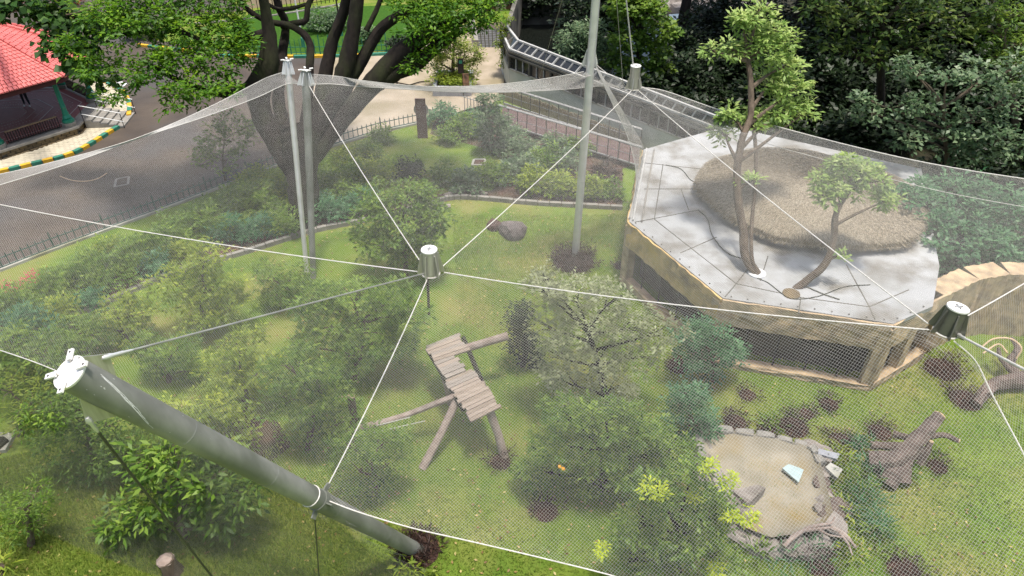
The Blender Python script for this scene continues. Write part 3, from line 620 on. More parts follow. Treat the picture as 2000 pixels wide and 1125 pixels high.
def wallface(a, b, sill, nm, om=ochre, sm=ochre2, head=.8, piers=(0.0, 1.0), pw=.35):
    rockpanel(a, b, RH-.14-head, RH-.03, om, 'rock_fascia', n=int((b-a).length/.24), lump=.09, out=.07, th=.068)
    rockpanel(a, b, 0, sill, sm, 'rock_sill', n=int((b-a).length/.28), out=.12, th=.3, lump=.05)
    d = (b-a).normalized()
    for t in piers:
        c = a.lerp(b, t); c0, c1 = c-d*pw/2, c+d*pw/2
        rockpanel(c0, c1, .01, RH-.16, sm, 'rock_pier', n=2, out=.08+.004*t, th=.3, lump=.05)
    nn = Vector((d.y, -d.x, 0)); L = (b-a).length
    m_ = MB(); m_.bar(Vector((a.x, a.y, 1.0))-nn*.75, Vector((b.x, b.y, 1.0))-nn*.75, .05, 2.0); m_.build('mesh_window', meshd, pv_)
    n = max(2, int(L/.9))
    for i in range(1, n):
        q = a.lerp(b, i/n)-nn*.1; m_ = MB(); m_.box((q.x, q.y, .95), (.045, .045, 1.6)); m_.build('window_bar', iron, pv_)
wallface(R[1], R[2], .28, 0, piers=(0.02, .97)); wallface(R[2], R[3], .22, 0, piers=(.02, .98), om=ochre2, sm=ochre2); wallface(R[0], R[1], 1.2, 0, piers=(.95,))
Wc = [R[3], G(1850, 572, RH), G(1915, 545, RH-.1), G(1975, 535, RH-.1), G(2070, 545, RH-.2), G(2200, 600, RH-.2)]
wallface(R[3], Wc[1], .3, 0, om=ochre2, piers=(.03, .5))
for a, b in zip(Wc[1:], Wc[2:]):
    rockpanel(a, b, 0, RH-.12, ochre2, 'rock_wall', n=16, th=.7, lump=.07)
m_ = MB(); m_.prism([R[0]+Vector((.5, 0, 0)), R[1]+Vector((.9, .3, 0)), R[2]+Vector((.3, .9, 0)), R[3]+Vector((-.3, .95, 0)), R[4], R[5], R[6], R[7]], 0.02, .06); m_.build('inner_floor', meshd, pv_)
# straw dome: shaggy thatch built as a low cone with layered straw bundles
DC = Vector((10.45, 22.4, RH+.22)); DR = 3.62
def dome_r(a): return DR*(1+.05*math.sin(2*a+2.4)+.02*math.sin(5*a)+.012*math.sin(11*a))
m_ = MB(); N = 48; prof = [(1.0, .0), (.995, .20), (.95, .27), (.7, .40), (.42, .50), (.15, .54)]
for f_, z in prof:
    for k in range(N):
        a = 2*PI*k/N; m_.v.append(tuple(DC+Vector((math.cos(a)*dome_r(a)*f_, math.sin(a)*dome_r(a)*f_, z))))
for i in range(len(prof)-1):
    for k in range(N): m_.f.append((i*N+k, i*N+(k+1) % N, (i+1)*N+(k+1) % N, (i+1)*N+k))
m_.v.append(tuple(DC+Vector((0, 0, .55)))); t_ = len(m_.v)-1
for k in range(N): m_.f.append(((len(prof)-1)*N+k, (len(prof)-1)*N+(k+1) % N, t_))
dome = m_.build('thatch_dome', thatch, pv_, smooth=True)
m_ = MB(); m_.lathe(DC+Vector((0, 0, -.36)), [(DR*.88, 0), (DR*.88, .4)], 40); m_.build('dome_wall', concd, pv_)
ns = 80000; a = rng.random(ns)*2*PI; f_ = np.sqrt(rng.random(ns))*.99+.02; rr = np.array([dome_r(x) for x in a]); zz = np.interp(f_, [p[0] for p in prof[::-1]], [p[1] for p in prof[::-1]])
c = np.stack([DC.x+np.cos(a)*rr*f_, DC.y+np.sin(a)*rr*f_, DC.z+zz+.012], 1); d = np.stack([np.cos(a+rng.normal(0, .5, ns)), np.sin(a+rng.normal(0, .5, ns)), np.full(ns, -.30)+rng.normal(0, .1, ns)], 1); d = nrm(d)
s_ = np.stack([-np.sin(a), np.cos(a), np.zeros(ns)], 1); l = .08+.11*rng.random((ns, 1)); V = np.stack([c+[0, 0, .035]-s_*.013, c+[0, 0, .035]+s_*.013, c+d*l+[0, 0, .02]], 1).reshape(-1, 3)
strw = leafmat('straw', (0.13, 0.11, 0.08), (0.28, 0.235, 0.17), (0.45, 0.385, 0.29), trans=.1, rough=.9)
link('straw_bundle', raw_mesh('straw_bundle', V, np.arange(ns*3).reshape(-1, 3), np.repeat(rng.random(ns), 3), strw), pv_, 'stuff')

# ------------------------------------------------------------------ timber climbing platform
PZ = 1.6
tp = empty('climbing_platform', G(900, 740), 'zigzag platform of pale planks propped on peeled logs above the lawn', 'platform')
def quadplanks(c, n, z):
    A, B, C, D_ = [G(x, y, z) for x, y in c]     # A-B first edge, D-C last edge
    for i in range(n):
        t0, t1 = (i+.04)/n, (i+.95)/n; j0, j1 = random.uniform(-.05, .05), random.uniform(-.05, .05); jz = Vector((0, 0, random.uniform(-.012, .012)))
        a, b, cc, d = A.lerp(D_, t0), B.lerp(C, t0), B.lerp(C, t1), A.lerp(D_, t1); u = (b-a).normalized()
        a, d, b, cc = a+u*j0+jz, d+u*j0+jz, b+u*j1+jz, cc+u*j1+jz; dn = Vector((0, 0, -.045))
        MB().add([a, b, cc, d, a+dn, b+dn, cc+dn, d+dn], [(0, 1, 2, 3), (7, 6, 5, 4), (0, 1, 5, 4), (1, 2, 6, 5), (2, 3, 7, 6), (3, 0, 4, 7)]).build('plank', random.choice(planks), tp)
quadplanks([(829, 676), (894, 650), (917, 684), (848, 706)], 6, PZ); quadplanks([(849, 706), (886, 691), (913, 722), (873, 738)], 5, PZ-.005); quadplanks([(868, 742), (924, 718), (978, 794), (922, 822)], 14, PZ+.03)
for pts, r_ in (([(895, 775, PZ-.15), (825, 915, 0)], .11), ([(955, 800, PZ-.15), (985, 893, 0)], .12), ([(893, 772, PZ-.1), (780, 815, .9), (692, 838, .7)], .085), ([(905, 682, PZ-.15), (992, 656, PZ+.1)], .12), ([(860, 715, PZ-.1), (880, 790, 0)], .09), ([(935, 735, PZ-.1), (930, 800, 0)], .09)):
    m_ = MB(); q = spline([G(*p) for p in pts], 5) if len(pts) > 2 else [G(*pts[0]), G(*pts[0]).lerp(G(*pts[1]), .5)+Vector((.03, 0, .02)), G(*pts[1])]
    m_.tube(q, lerps([r_, r_*.95, r_*1.05], len(q)), 9, rough=.12); m_.build('log_leg', logm, tp, smooth=True)
for q in (((835, 682), (905, 800)), ((905, 660), (960, 790))):
    m_ = MB(); m_.tube([G(*q[0], PZ-.12), G(*q[1], PZ-.12)], .07, 7); m_.build('bearer_log', barkd, tp)
b0 = G(688, 870); o = empty('dead_stump', b0, 'tall dead post with a pale sawn top left of the platform', 'stump')
q = [b0, Y(692, 820, b0.y), Y(686, 774, b0.y)]; MB().tube(q, [.13, .11, .1], 9, rough=.15).build('trunk', bark, o, smooth=True); MB().lathe(q[-1], [(.1, 0), (.09, .03)], 10).build('cut_end', cutw, o)
MB().tube([q[-1], Y(655, 775, b0.y)], [.03, .015], 5).build('twig', cutw, o)
for i, pts in enumerate(([(690, 835), (730, 832), (800, 815)], [(695, 852), (760, 838), (830, 822)])):
    y = b0.y; MB().tube(spline([Y(x, yy, y+.1*i) for x, yy in pts], 5), .014, 5).build('rope', ropem, o)
for i, (px, py, lab, h, r) in enumerate(((340, 1100, 'sawn tree stump with frayed pale top on the grass near the bottom left', .55, .2), (188, 690, 'leaning dark post with a rounded top behind the tilted mast head', 1.5, .13))):
    b0 = G(px, py+(70 if i else 20)); o = empty('tree_stump', b0, lab, 'stump'); top = b0+Vector((-.3 if i else -.05, 0, h)); MB().tube([b0, b0.lerp(top, .5), top], [r*1.2, r, r], 10, rough=.15).build('trunk', bark if not i else dbrown, o, smooth=True); MB().lathe(top-Vector((0, 0, .02)), [(r, 0), (r*.7, .05)], 10).build('cut_end', logm if not i else bark, o)
b0 = G(838, 620); tag(MB().tube([b0, Y(835, 535, b0.y)], .045, 8).build('thin_post', iron), 'thin black post rising to the central net hub', 'post')
b0 = G(15, 880); o = empty('hatch_cover', b0, 'grey sloping hatch box at the left edge on the grass', 'hatch')
MB().prism([G(-30, 850, 0), G(33, 850, 0), G(14, 884, 0), G(-30, 890, 0)], 0, .12).build('slab', conc, o); MB().prism([G(-30, 858, .12), G(10, 856, .12), (G(18, 862, .12)), G(0, 878, .12), G(-30, 880, .12)], .12, .2).build('lid', dsoil, o)
# ------------------------------------------------------------------ wading pool with rock rim
po = empty('wading_pool', G(1500, 980), 'drained wading pool with tan floor and pale rock rim in the front lawn', 'pool')
rim = [(1362, 862), (1410, 858), (1470, 866), (1530, 878), (1572, 890), (1592, 912), (1603, 945), (1612, 985), (1620, 1020), (1600, 1048), (1560, 1062), (1500, 1072), (1440, 1048), (1425, 1010), (1400, 985), (1378, 940)]
rp = [G(x, y, .02) for x, y in rim]; ctr = sum(rp, Vector())/len(rp)
rs = [a.lerp(b, k/3) for a, b in zip(rp, rp[1:]+rp[:1]) for k in range(3)]; n = len(rs)
m_ = MB(); prof = [(.42, .04), (.72, .05), (.90, .20), (.985, .40)]
for f_, z in prof: m_.v += [tuple(ctr+(p-ctr)*f_*(1+random.uniform(-.01, .01))+Vector((0, 0, z))) for p in rs]
for j in range(3):
    for i in range(n): m_.f.append((j*n+i, j*n+(i+1) % n, (j+1)*n+(i+1) % n, (j+1)*n+i))
m_.f.append(tuple(range(n))); m_.build('basin', poolm, po, smooth=True)
i = 0
while i < n:
    j = min(i+2, n); a, b = rs[i], rs[j % n]; d = (b-a).normalized(); m_ = MB(); hh = .42+random.uniform(-.03, .04); back = a.y > ctr.y+.6
    nn_ = Vector((d.y, -d.x, 0)); nn_ = nn_ if nn_.dot(a-ctr) > 0 else -nn_; wo = .16 if back else random.uniform(.32, .7); wi = .06 if back else random.uniform(.02, .16)
    q = [a+d*.004-nn_*wi, a.lerp(b, .5)-nn_*wi*random.uniform(.6, 1.3), b-d*.004-nn_*wi*random.uniform(.7, 1.2), b-d*.03+nn_*wo*random.uniform(.8, 1.1), a.lerp(b, .5)+nn_*wo, a+d*.03+nn_*wo*random.uniform(.7, 1.1)]
    tz = [hh+random.uniform(-.03, .03) for _ in q]; vs = [Vector((p.x, p.y, 0)) for p in q]+[Vector((p.x, p.y, z-.05)) for p, z in zip(q, tz)]+[Vector((p.x, p.y, z)).lerp(Vector((sum(k.x for k in q)/6, sum(k.y for k in q)/6, z)), .12) for p, z in zip(q, tz)]
    if not back:
        i = j; continue
    m_.add(vs, [tuple(range(12, 18))]+[(k, (k+1) % 6, 6+(k+1) % 6, 6+k) for k in range(6)]+[(6+k, 6+(k+1) % 6, 12+(k+1) % 6, 12+k) for k in range(6)])
    o2 = m_.build('rim_stone', stone, po); i = j
def rock(name, px, py, rpx, label, m=rockg, flat=.6, parent=None, cat='boulder', z=0, seed=None):
    c = G(px, py, z); r = rpx*depth(c)/F; bm = bmesh.new(); bmesh.ops.create_icosphere(bm, subdivisions=2, radius=1)
    ph = rng.random(3)*6; ax_ = (random.uniform(.8, 1.25), random.uniform(.8, 1.25)) if parent else (1, 1)
    for v in bm.verts:
        k = 1+.18*math.sin(3*v.co.x+ph[0])*math.cos(3*v.co.y+ph[1])+.12*math.sin(5*v.co.z+ph[2])+random.uniform(-.06, .06); v.co = Vector((v.co.x*k*r*ax_[0], v.co.y*k*r*ax_[1], max(-.5, min(.62, v.co.z))*k*r*flat))+c+Vector((0, 0, r*flat*.55))
    me = bpy.data.meshes.new(name); bm.to_mesh(me); bm.free(); me.materials.append(m)
    o = link(name, me, parent)
    if not parent: tag(o, label, cat)
    return o
for px, py, r in ((1604, 930, 15), (1600, 952, 17), (1612, 968, 14), (1614, 985, 18), (1606, 1004, 15), (1622, 1018, 17), (1612, 1036, 15), (1588, 1058, 17), (1560, 1066, 19), (1532, 1074, 15), (1508, 1080, 20), (1480, 1070, 19), (1456, 1058, 16), (1438, 1046, 17), (1428, 1026, 15), (1416, 1004, 16), (1370, 905, 15), (1374, 880, 13),
                  (1385, 935, 22), (1405, 960, 22), (1425, 985, 20), (1447, 1003, 17), (1630, 1000, 22), (1626, 1040, 24), (1600, 1075, 20), (1575, 1085, 22), (1540, 1082, 18), (1583, 880, 16), (1608, 895, 15)): rock('rim_rock', px, py, r*1.2, '', m=random.choice([rockg, dlog, rockg]), parent=po, flat=.8)
def slab(name, quad, z, th, m, label, cat, z2=None):
    q = [G(x, y, z) for x, y in quad]
    if z2 is not None:
        q = [G(x, y, z if i < 2 else z2) for i, (x, y) in enumerate(quad)]
    m_ = MB(); dn = Vector((0, 0, -th)); m_.add(q+[p+dn for p in q], [(0, 1, 2, 3), (7, 6, 5, 4), (0, 1, 5, 4), (1, 2, 6, 5), (2, 3, 7, 6), (3, 0, 4, 7)]); return tag(m_.build(name, m), label, cat)
slab('flat_panel', [(1528, 914), (1541, 906), (1570, 917), (1560, 942)], .2, .05, mat('pool_panel', (.36, .46, .46), (.42, .52, .52), rough=.5), 'pale blue square panel lying in the drained pool', 'panel')
slab('flat_slab', [(1612, 912), (1622, 903), (1646, 916), (1636, 934)], .32, .09, conc, 'white slab lying just outside the right rim of the pool', 'slab')
slab('flat_slab', [(1590, 884), (1600, 876), (1640, 886), (1636, 897)], .3, .1, slate, 'grey slab lying behind the pool rim beside the round yellow plant', 'slab')
slab('pool_step', [(1432, 958), (1478, 946), (1496, 952), (1460, 985)], .42, .35, rockg, 'grey wedge shaped rock step at the left side of the pool', 'rock')
o = empty('driftwood', G(1620, 1040), 'twisted pale root lying across the lower right rim of the pool', 'driftwood')
for pts, r0 in (([(1530, 1068), (1560, 1040), (1600, 1033), (1622, 1030)], .05), ([(1540, 1058), (1580, 1030), (1622, 1022), (1630, 1010)], .045), ([(1622, 1030), (1650, 1045), (1672, 1070)], .06), ([(1635, 1036), (1655, 1060), (1665, 1085)], .035), ([(1600, 1035), (1620, 1045), (1650, 1050)], .03)):
    q = spline([G(x, y, .5) for x, y in pts], 5); MB().tube(q, lerps([r0, r0*.9, r0*.5], len(q)), 7, rough=.2).build('root', logm, o, smooth=True)
# big fallen driftwood tree on the right lawn
b0 = G(1740, 940); o = empty('fallen_tree', b0, 'large dark fallen trunk with sawn pale branch ends lying on the right lawn', 'fallen tree')
ends = []
for pts, r0, r1 in (([(1700, 900, .35), (1750, 895, .6), (1800, 850, 1.0), (1835, 812, 1.3)], .36, .2), ([(1760, 940, .1), (1765, 900, .5), (1795, 868, .8)], .32, .22), ([(1700, 870, .35), (1750, 872, .5), (1795, 872, .7)], .15, .13), ([(1745, 848, .45), (1790, 856, .6), (1840, 850, .7), (1872, 861, .65)], .13, .08), ([(1795, 905, .15), (1810, 880, .5), (1818, 862, .75)], .15, .09), ([(1728, 945, .05), (1745, 920, .3), (1762, 898, .45)], .36, .34)):
    q = spline([G(*p) for p in pts], 5); MB().tube(q, [x*.8 for x in lerps([r0, (r0+r1)/2, r1], len(q))], 9, rough=.22).build('limb', dlog, o); ends.append((q[-1], (q[-1]-q[-2]).normalized(), r1))
for k in (0, 3, 4):
    c, d, r = ends[k]; r *= .8; MB().lathe(c, [(r, -.01), (r*.95, .02)], 12, axis=d).build('cut_end', cutw, o)
b0 = G(2010, 740); o = empty('fallen_tree', b0, 'dark branching log lying on the grass at the right edge under the second net', 'fallen tree')
for pts, r0, r1 in (([(2060, 740, .3), (1990, 742, .35), (1940, 752, .3), (1905, 790, .2)], .3, .14), ([(1985, 735, .3), (1975, 705, .6), (1988, 680, .9), (1975, 660, 1.0)], .16, .06), ([(1985, 735, .35), (1955, 700, .6), (1950, 680, .7)], .1, .05)):
    q = spline([G(*p) for p in pts], 5); MB().tube(q, lerps([r0, r1], len(q)), 9, rough=.3).build('limb', dlog, o)
for pts in ([(1915, 680, 1), (1940, 662, 1.2), (1975, 662, 1.2), (1995, 680, 1.1), (1985, 700, .8)], [(1920, 690, .9), (1950, 672, 1.0), (1968, 690, .9)]):
    q = spline([G(*p) for p in pts], 5); MB().tube(q, .025, 6).build('vine', cutw, o)
rock('boulder', 1002, 458, 27, 'rounded grey brown boulder on the back lawn left of the tall pole', mat('dark_rock', (.10, .08, .075), (.17, .14, .135), scale=3, rough=.9, bump=1), .75); rock('boulder', 966, 445, 16, 'small dark rock beside the larger boulder on the back lawn', dbrown, .7)

# ------------------------------------------------------------------ masts
def mast(name, base, top, r0, r1, label, m, seams=5, cap=True):
    o = empty(name, base, label, 'mast'); d = top-base; n = seams
    MB().tube([base.lerp(top, t) for t in np.linspace(0, 1, 14)], lerps([r0, r1], 14), 28, cap=True).build('shaft', m, o, smooth=True)
    for i in range(1, n):
        t = i/n; c = base.lerp(top, t); r = r0+(r1-r0)*t; MB().lathe(c, [(r+.001, -.008), (r+.004, 0), (r+.001, .008)], 28, axis=d.normalized()).build('weld_seam', m, o)
    return o, d.normalized()
B0 = G(818, 1077); T0 = D(137, 728, 9.0)
M0, ax = mast('support_mast', B0-(T0-B0).normalized()*.3, T0, .17, .225, 'thick grey steel mast leaning from the grass up to the left corner', galv)
sidev = ax.cross(Vector((0, 0, 1))).normalized(); upv = sidev.cross(ax)
m_ = MB(); m_.lathe(T0, [(.225, -.02), (.232, .0), (.232, .018), (.226, .022)], 32, axis=ax); m_.build('cap_plate', capm, M0)
for an in (40, 130, 222, 312):
    a = math.radians(an); e = (sidev*math.cos(a)+upv*math.sin(a)); tt = ax.cross(e); c = T0+e*.235+ax*.06
    bm_ = Matrix((e, tt, ax)).transposed()
    lug = MB().box(c, (.16, .075, .03), m=bm_).build('lug', capm, M0); MB().box(T0+e*.17+ax*.035, (.05, .02, .07), m=bm_).build('lug_web', hubm, M0)
    MB().lathe(c+e*.035+ax*.0155, [(.016, 0), (.016, .002)], 12, axis=ax).build('bolt_hole', iron, M0)
def surf(t, an, dr=.0):
    c = T0-ax*t; vd = (c-Vector((0, 0, H))).normalized(); e0 = -(vd-ax*vd.dot(ax)).normalized(); e1 = ax.cross(e0); return c+(e0*math.cos(an)+e1*math.sin(an))*(.2255+dr-.055*t/7.6)
scr = mat('paint_scrape', (.75, .75, .73), (.6, .6, .58), rough=.7)
for k in range(5):
    q = [surf(t+.02*k, a_) for t, a_ in zip(np.linspace(.25, .95+.1*k, 9), np.linspace(.75-.05*k, -.05-.18*k, 9)+rng.normal(0, .02, 9))]
    MB().tube(q, .0035, 4).build('paint_scrape', scr, M0)
for k in range(26):
    q = surf(random.uniform(.1, 4), random.uniform(-1, 1)); MB().tube([q, q+ax*random.uniform(.01, .03)], random.uniform(.002, .004), 4).build('splash_mark', scr, M0)
def gusset(mast_o, c, direction, L, axd, m=hubm):
    """triangular fin carrying a stay: c on the mast axis, direction outwards, L reach"""
    e = (direction-axd*direction.dot(axd)).normalized(); th = axd.cross(e)*.012
    p = [c+e*.20+axd*.10, c+e*L-axd*.22, c+e*.20-axd*.55]; vs = [q+th for q in p]+[q-th for q in p]
    MB().add(vs, [(0, 1, 2), (5, 4, 3), (0, 3, 4, 1), (1, 4, 5, 2), (2, 5, 3, 0)]).build('gusset_plate', m, mast_o); return c+e*(L-.05)-axd*.22
hubA = D(838, 487, 15.8); hubB = D(1872, 600, 12.2); hubC = D(1242, 128, 24.5)
def fork(p, q, name_parent, r=.035):
    d = (q-p).normalized(); MB().lathe(p, [(r*.7, -.06), (r*1.15, -.02), (r*1.15, .05), (r*.8, .10), (r*.8, .24), (r*.62, .26), (r*.4, .42)], 12, axis=d).build('fork_end', galv2, name_parent, smooth=True)
ve = ax.cross(T0-Vector((0, 0, H))).normalized(); ve = ve if ve.z < 0 else -ve
gA = gusset(M0, T0-ax*.05, -ve+Vector((0, 0, .3)), .42, ax); gB = gusset(M0, T0-ax*.40, ve, .46, ax)
def stay(p, q, r, label, m=wirem, forks=True, r2=None):
    o = empty('stay_cable', p, label, 'cable'); MB().tube([p, q], [r, r], 8).build('rope', m, o, smooth=True)
    if forks: fork(p, q, o, .034)
    return o
stay(gA, hubA+Vector((-.1, -.2, -.5)), .016, 'steel rod running from the leaning mast head to the central hub', mat('rod_steel', (.30, .30, .27), (.4, .4, .36), rough=.45, metal=.4))
stay(gB, G(480, 1210, 0), .02, 'dark stay cable dropping from the leaning mast head to the front grass', dwire)
# clamp band where the net corner meets the mast
K = B0.lerp(T0, .432); rk = .197
kc = empty('clamp_band', K, 'steel clamp band with ears round the middle of the leaning mast', 'clamp')
MB().lathe(K-ax*.03, [(rk, -.08), (rk+.014, -.08), (rk+.014, .08), (rk, .08)], 28, axis=ax).build('band', galv, kc, smooth=True)
MB().lathe(K+ax*.28, [(rk+.002, -.012), (rk+.014, 0), (rk+.002, .012)], 28, axis=ax).build('white_rope_loop', ropem, kc)
for e in (Vector((.5, .8, .1)), Vector((.9, -.5, .2)), Vector((-.3, -1, -.2))):
    e = (e-ax*e.dot(ax)).normalized(); m_ = MB(); bm_ = Matrix((e, ax.cross(e), ax)).transposed(); m_.box(K+e*(rk+.07)-ax*.03, (.16, .03, .12), m=bm_); m_.build('ear', galv, kc)
ke = (Vector((-.3, -1, -.2))-ax*Vector((-.3, -1, -.2)).dot(ax)).normalized()
stay(K+ke*(rk+.1)-ax*.05, G(628, 1190, 0), .014, 'thin dark chain hanging from the mast clamp to the grass', dwire, forks=False)
M1B = G(612, 543); T1 = G(597, 138, 7.0); T1a = G(561, 119, 7.1)
m1, a1 = mast('support_mast', M1B, T1, .10, .14, 'dull grey mast on the right of the crossed pair by the big tree', galv, 7); m1a, a1a = mast('support_mast', M1B+Vector((-.3, .3, 0)), T1a, .08, .11, 'bright slim mast on the left of the crossed pair by the big tree', galv2, 5)
m2, a2 = mast('support_mast', G(1123, 505), Vector((2.62, 22.9, 13.0)), .137, .132, 'tall bright steel mast rising out of a brown clump through the net top', galv2, 8)
T2 = Vector((2.5, 22.85, 7.3))
def finned(parent, c, axd, r, h, n, m, ph=0.3, wd=.14, lugs=False):
    for i in range(n):
        a = ph+2*PI*i/n; e = Vector((math.cos(a), math.sin(a), 0)); e = (e-axd*e.dot(axd)).normalized(); th = axd.cross(e)*.01
        p = [c+e*(r-.01)+axd*h, c+e*(r+.02)+axd*h, c+e*(r+wd), c+e*(r+wd)-axd*.05, c+e*(r-.01)-axd*.05]; vs = [q+th for q in p]+[q-th for q in p]
        MB().add(vs, [(0, 1, 2, 3, 4), (9, 8, 7, 6, 5), (0, 5, 6, 1), (1, 6, 7, 2), (2, 7, 8, 3), (3, 8, 9, 4), (4, 9, 5, 0)]).build('fin', m, parent)
finned(m1, T1-a1*.42, a1, .14, .36, 6, galv2); finned(m1a, T1a-a1a*.38, a1a, .11, .36, 6, galv2, wd=.10); finned(m2, T2, a2, .135, .42, 6, galv2)
for p_, c, axd, r in ((m1, T1, a1, .15), (m1a, T1a, a1a, .12)):
    MB().lathe(c, [(r, 0), (r+.02, .01), (r+.02, .03), (r*.4, .04)], 18, axis=axd).build('cap', capm, p_)
    for i in range(4):
        a = i*PI/2+.4; e = Vector((math.cos(a), math.sin(a), 0)); MB().box(c+e*(r+.03)+axd*.05, (.12, .06, .025), rz=a).build('lug', capm, p_)
# flying hubs
def hub(c, h, label, tilt=(0, 0), split=0.0, nf=6, mm=hubm, rr=.175):
    o = empty('net_hub', c, label, 'hub'); axd = Vector((tilt[0], tilt[1], 1)).normalized()
    MB().lathe(c, [(rr*1.02, -.03), (rr*1.04, -.025), (rr*1.04, 0.0), (rr*1.0, .006), (.03, .008)], 28, axis=axd).build('top_disc', capm, o)
    MB().lathe(c, [(rr*.99, -.03), (rr*1.02, -h*.5), (rr*1.12, -h)], 28, axis=axd).build('body', mm, o, smooth=True)
    MB().lathe(c+axd*.012, [(.045, -.004), (.045, .004), (.035, .006)], 12, axis=axd).build('disc_emblem', hubm, o)
    for a in (0, 1.57, 3.14, 4.71): MB().box(c+Vector((math.cos(a)*.06, math.sin(a)*.06, .012)), (.02, .02, .01)).build('bolt', iron, o)
    finned(o, c-axd*(h-.03), axd, rr*1.05, h*(.8 if split == 0 else .45), nf, mm, ph=.2, wd=.12)
    MB().lathe(c-axd*(h+.02), [(rr*1.16, -.015), (rr*1.22, 0), (rr*1.16, .015)], 28, axis=axd).build('rope_ring', ropem, o)
    return c-axd*h
A_ = hub(hubA, .62, 'round steel net hub with white disc top in the centre of the net'); B_ = hub(hubB, .50, 'large steel net hub with shade painted on its sides, white disc top, at right', tilt=(.10, .06), mm=mat('hub_shaded', (.12, .12, .10), (.16, .155, .13), rough=.45, metal=.4)); C_ = hub(hubC, .78, 'far steel net hub with white disc top near the tall mast', split=1)  # right hub: its unlit near side is put into a darker steel colour
stay(hubC+Vector((-.09, .05, .0)), Vector((2.75, 22.95, 12.9)), .022, 'bright white stay rod rising from the far hub toward the mast top', ropem, forks=False)
stay(C_+Vector((-.35, .1, .02)), Vector((2.65, 23.0, 12.6)), .008, 'thin dark wire rising from the left side of the far hub', wirem, forks=False)
stay(G(1040, 200, 1.5), Vector((2.45, 22.8, 12.8)), .008, 'thin dark wire slanting down to the left of the tall mast', wirem, forks=False)
stay(B_+Vector((.12, -.16, .04)), G(2350, 905, 9.5), .022, 'bright stay rod running from the right hub out past the right edge', ropem)
# ------------------------------------------------------------------ the net
net = empty('aviary_net', Vector((0, 15, 0)), 'fine white mesh net stretched in peaks over the whole aviary', 'net')
def cable(pts, r=.02, sag=0.0, n=16, name='edge_rope'):
    pts = [Vector(p) for p in pts]; r *= .70
    q = [pts[0].lerp(pts[1], t)-Vector((0, 0, sag*4*t*(1-t))) for t in np.linspace(0, 1, n)] if len(pts) == 2 else spline(pts, 5)
    MB().tube(q, r, 6).build(name, ropem, net, smooth=True); return q
def at(c, dx, dy, dz=0.0): return c+Vector((dx, dy, dz))
Lp = G(-260, 342, 6.0)
kA = K+Vector((.1, .19, .05)); kS = K+Vector((.2, -.02, 0))
cAL = cable([at(A_, -.3, .03), Lp], .018, .25); cAT = cable([at(A_, -.18, .22), at(T1, .06, -.15, -.42)], .017, .12)
cAC = cable([at(A_, .22, .2), at(C_, -.1, -.24)], .017, .1); cAB = cable([at(A_, .3, 0), at(B_, -.28, .03)], .018, .12)
cAK = cable([at(A_, -.06, -.28), kA], .017, .1); cBC = cable([at(B_, -.22, .2), at(C_, .12, -.24)], .018, .1)
Rr = G(2160, 452, 6.6); cBR = cable([at(B_, .22, .2), Rr], .018, .1)
def vz(px, z): return [G(x, y, z0) for (x, y), z0 in zip(px, np.linspace(z[0], z[1], len(px)))]
b_ = at(B_, .0, -.28); cBS = cable([b_]+[G(x, y, z) for x, y, z in ((1905, 705, b_.z-.35), (1935, 765, b_.z-.7), (1965, 822, b_.z-1.0), (2000, 888, b_.z-1.3), (2060, 1010, b_.z-1.7), (2140, 1180, b_.z-2.1))], .018)
cKS = cable([kS]+[G(x, y, z) for x, y, z in ((700, 1000, 3.75), (800, 1030, 3.7), (900, 1053, 3.65), (1000, 1076, 3.6), (1100, 1100, 3.6), (1195, 1124, 3.6), (1400, 1180, 3.7), (1750, 1290, 3.9))], .018)
kL = K+Vector((-.2, .05, .05)); cKL = cable([kL, G(420, 872, 3.8), G(230, 780, 3.8), G(100, 720, 3.8), G(0, 684, 3.8), G(-150, 636, 3.9)], .016)
e1 = cable([at(T1, -.1, -.16, -.42)]+vz([(560, 164), (500, 191), (400, 228), (263, 273), (160, 311), (0, 361), (-180, 412)], (6.5, 5.6)), .018)
e2 = cable([at(T1a, -.12, -.05, -.34)]+vz([(525, 150), (500, 162), (400, 213), (263, 271), (120, 312), (0, 340), (-180, 372)], (6.6, 5.6)), .015)
e3 = cable([at(T1, .14, -.1, -.42)]+vz([(650, 164), (700, 169), (800, 175), (900, 180), (1000, 180), (1100, 175), (1180, 168)], (6.45, 6.1))+[at(C_, -.26, -.05)], .018)
e4 = cable([at(T1, .16, .1, -.15)]+vz([(660, 149), (700, 156), (800, 167), (900, 169), (1000, 162), (1080, 151), (1140, 140)], (6.6, 7.3)), .012)
e4b = cable([T2+Vector((.16, 0, 0)), G(1190, 146, 7.2), G(1208, 152, 6.7), at(C_, -.26, .12, .02)], .012)
e5 = cable([at(C_, .26, .04)]+vz([(1300, 178), (1400, 213), (1500, 242), (1600, 269), (1700, 294), (1800, 316), (1900, 334), (2000, 349), (2160, 372)], (5.9, 6.3)), .02)
e6 = cable([G(1180, 160, 5.6)]+vz([(1290, 205), (1410, 251), (1520, 287), (1600, 309), (1700, 339), (1840, 374), (2000, 404), (2160, 430)], (5.0, 5.2)), .012)
e7 = cable([T2+Vector((.16, -.05, -.05)), G(1195, 200, 6.0), G(1223, 260, 4.9), G(1240, 320, 3.9), G(1241, 370, 3.1), R[1]+Vector((-.02, .1, .05))], .014)
e8 = spline([T2+Vector((.2, .05, -.05)), G(1215, 215, 5.2), R[0]+Vector((0, 0, .06)), R[0].lerp(R[1], .4)+Vector((.05, 0, .05)), R[1]+Vector((.06, .1, .05))], 5); MB().tube(e8[:11], .01, 5).build('edge_rope', ropem, net)
NT = [0]
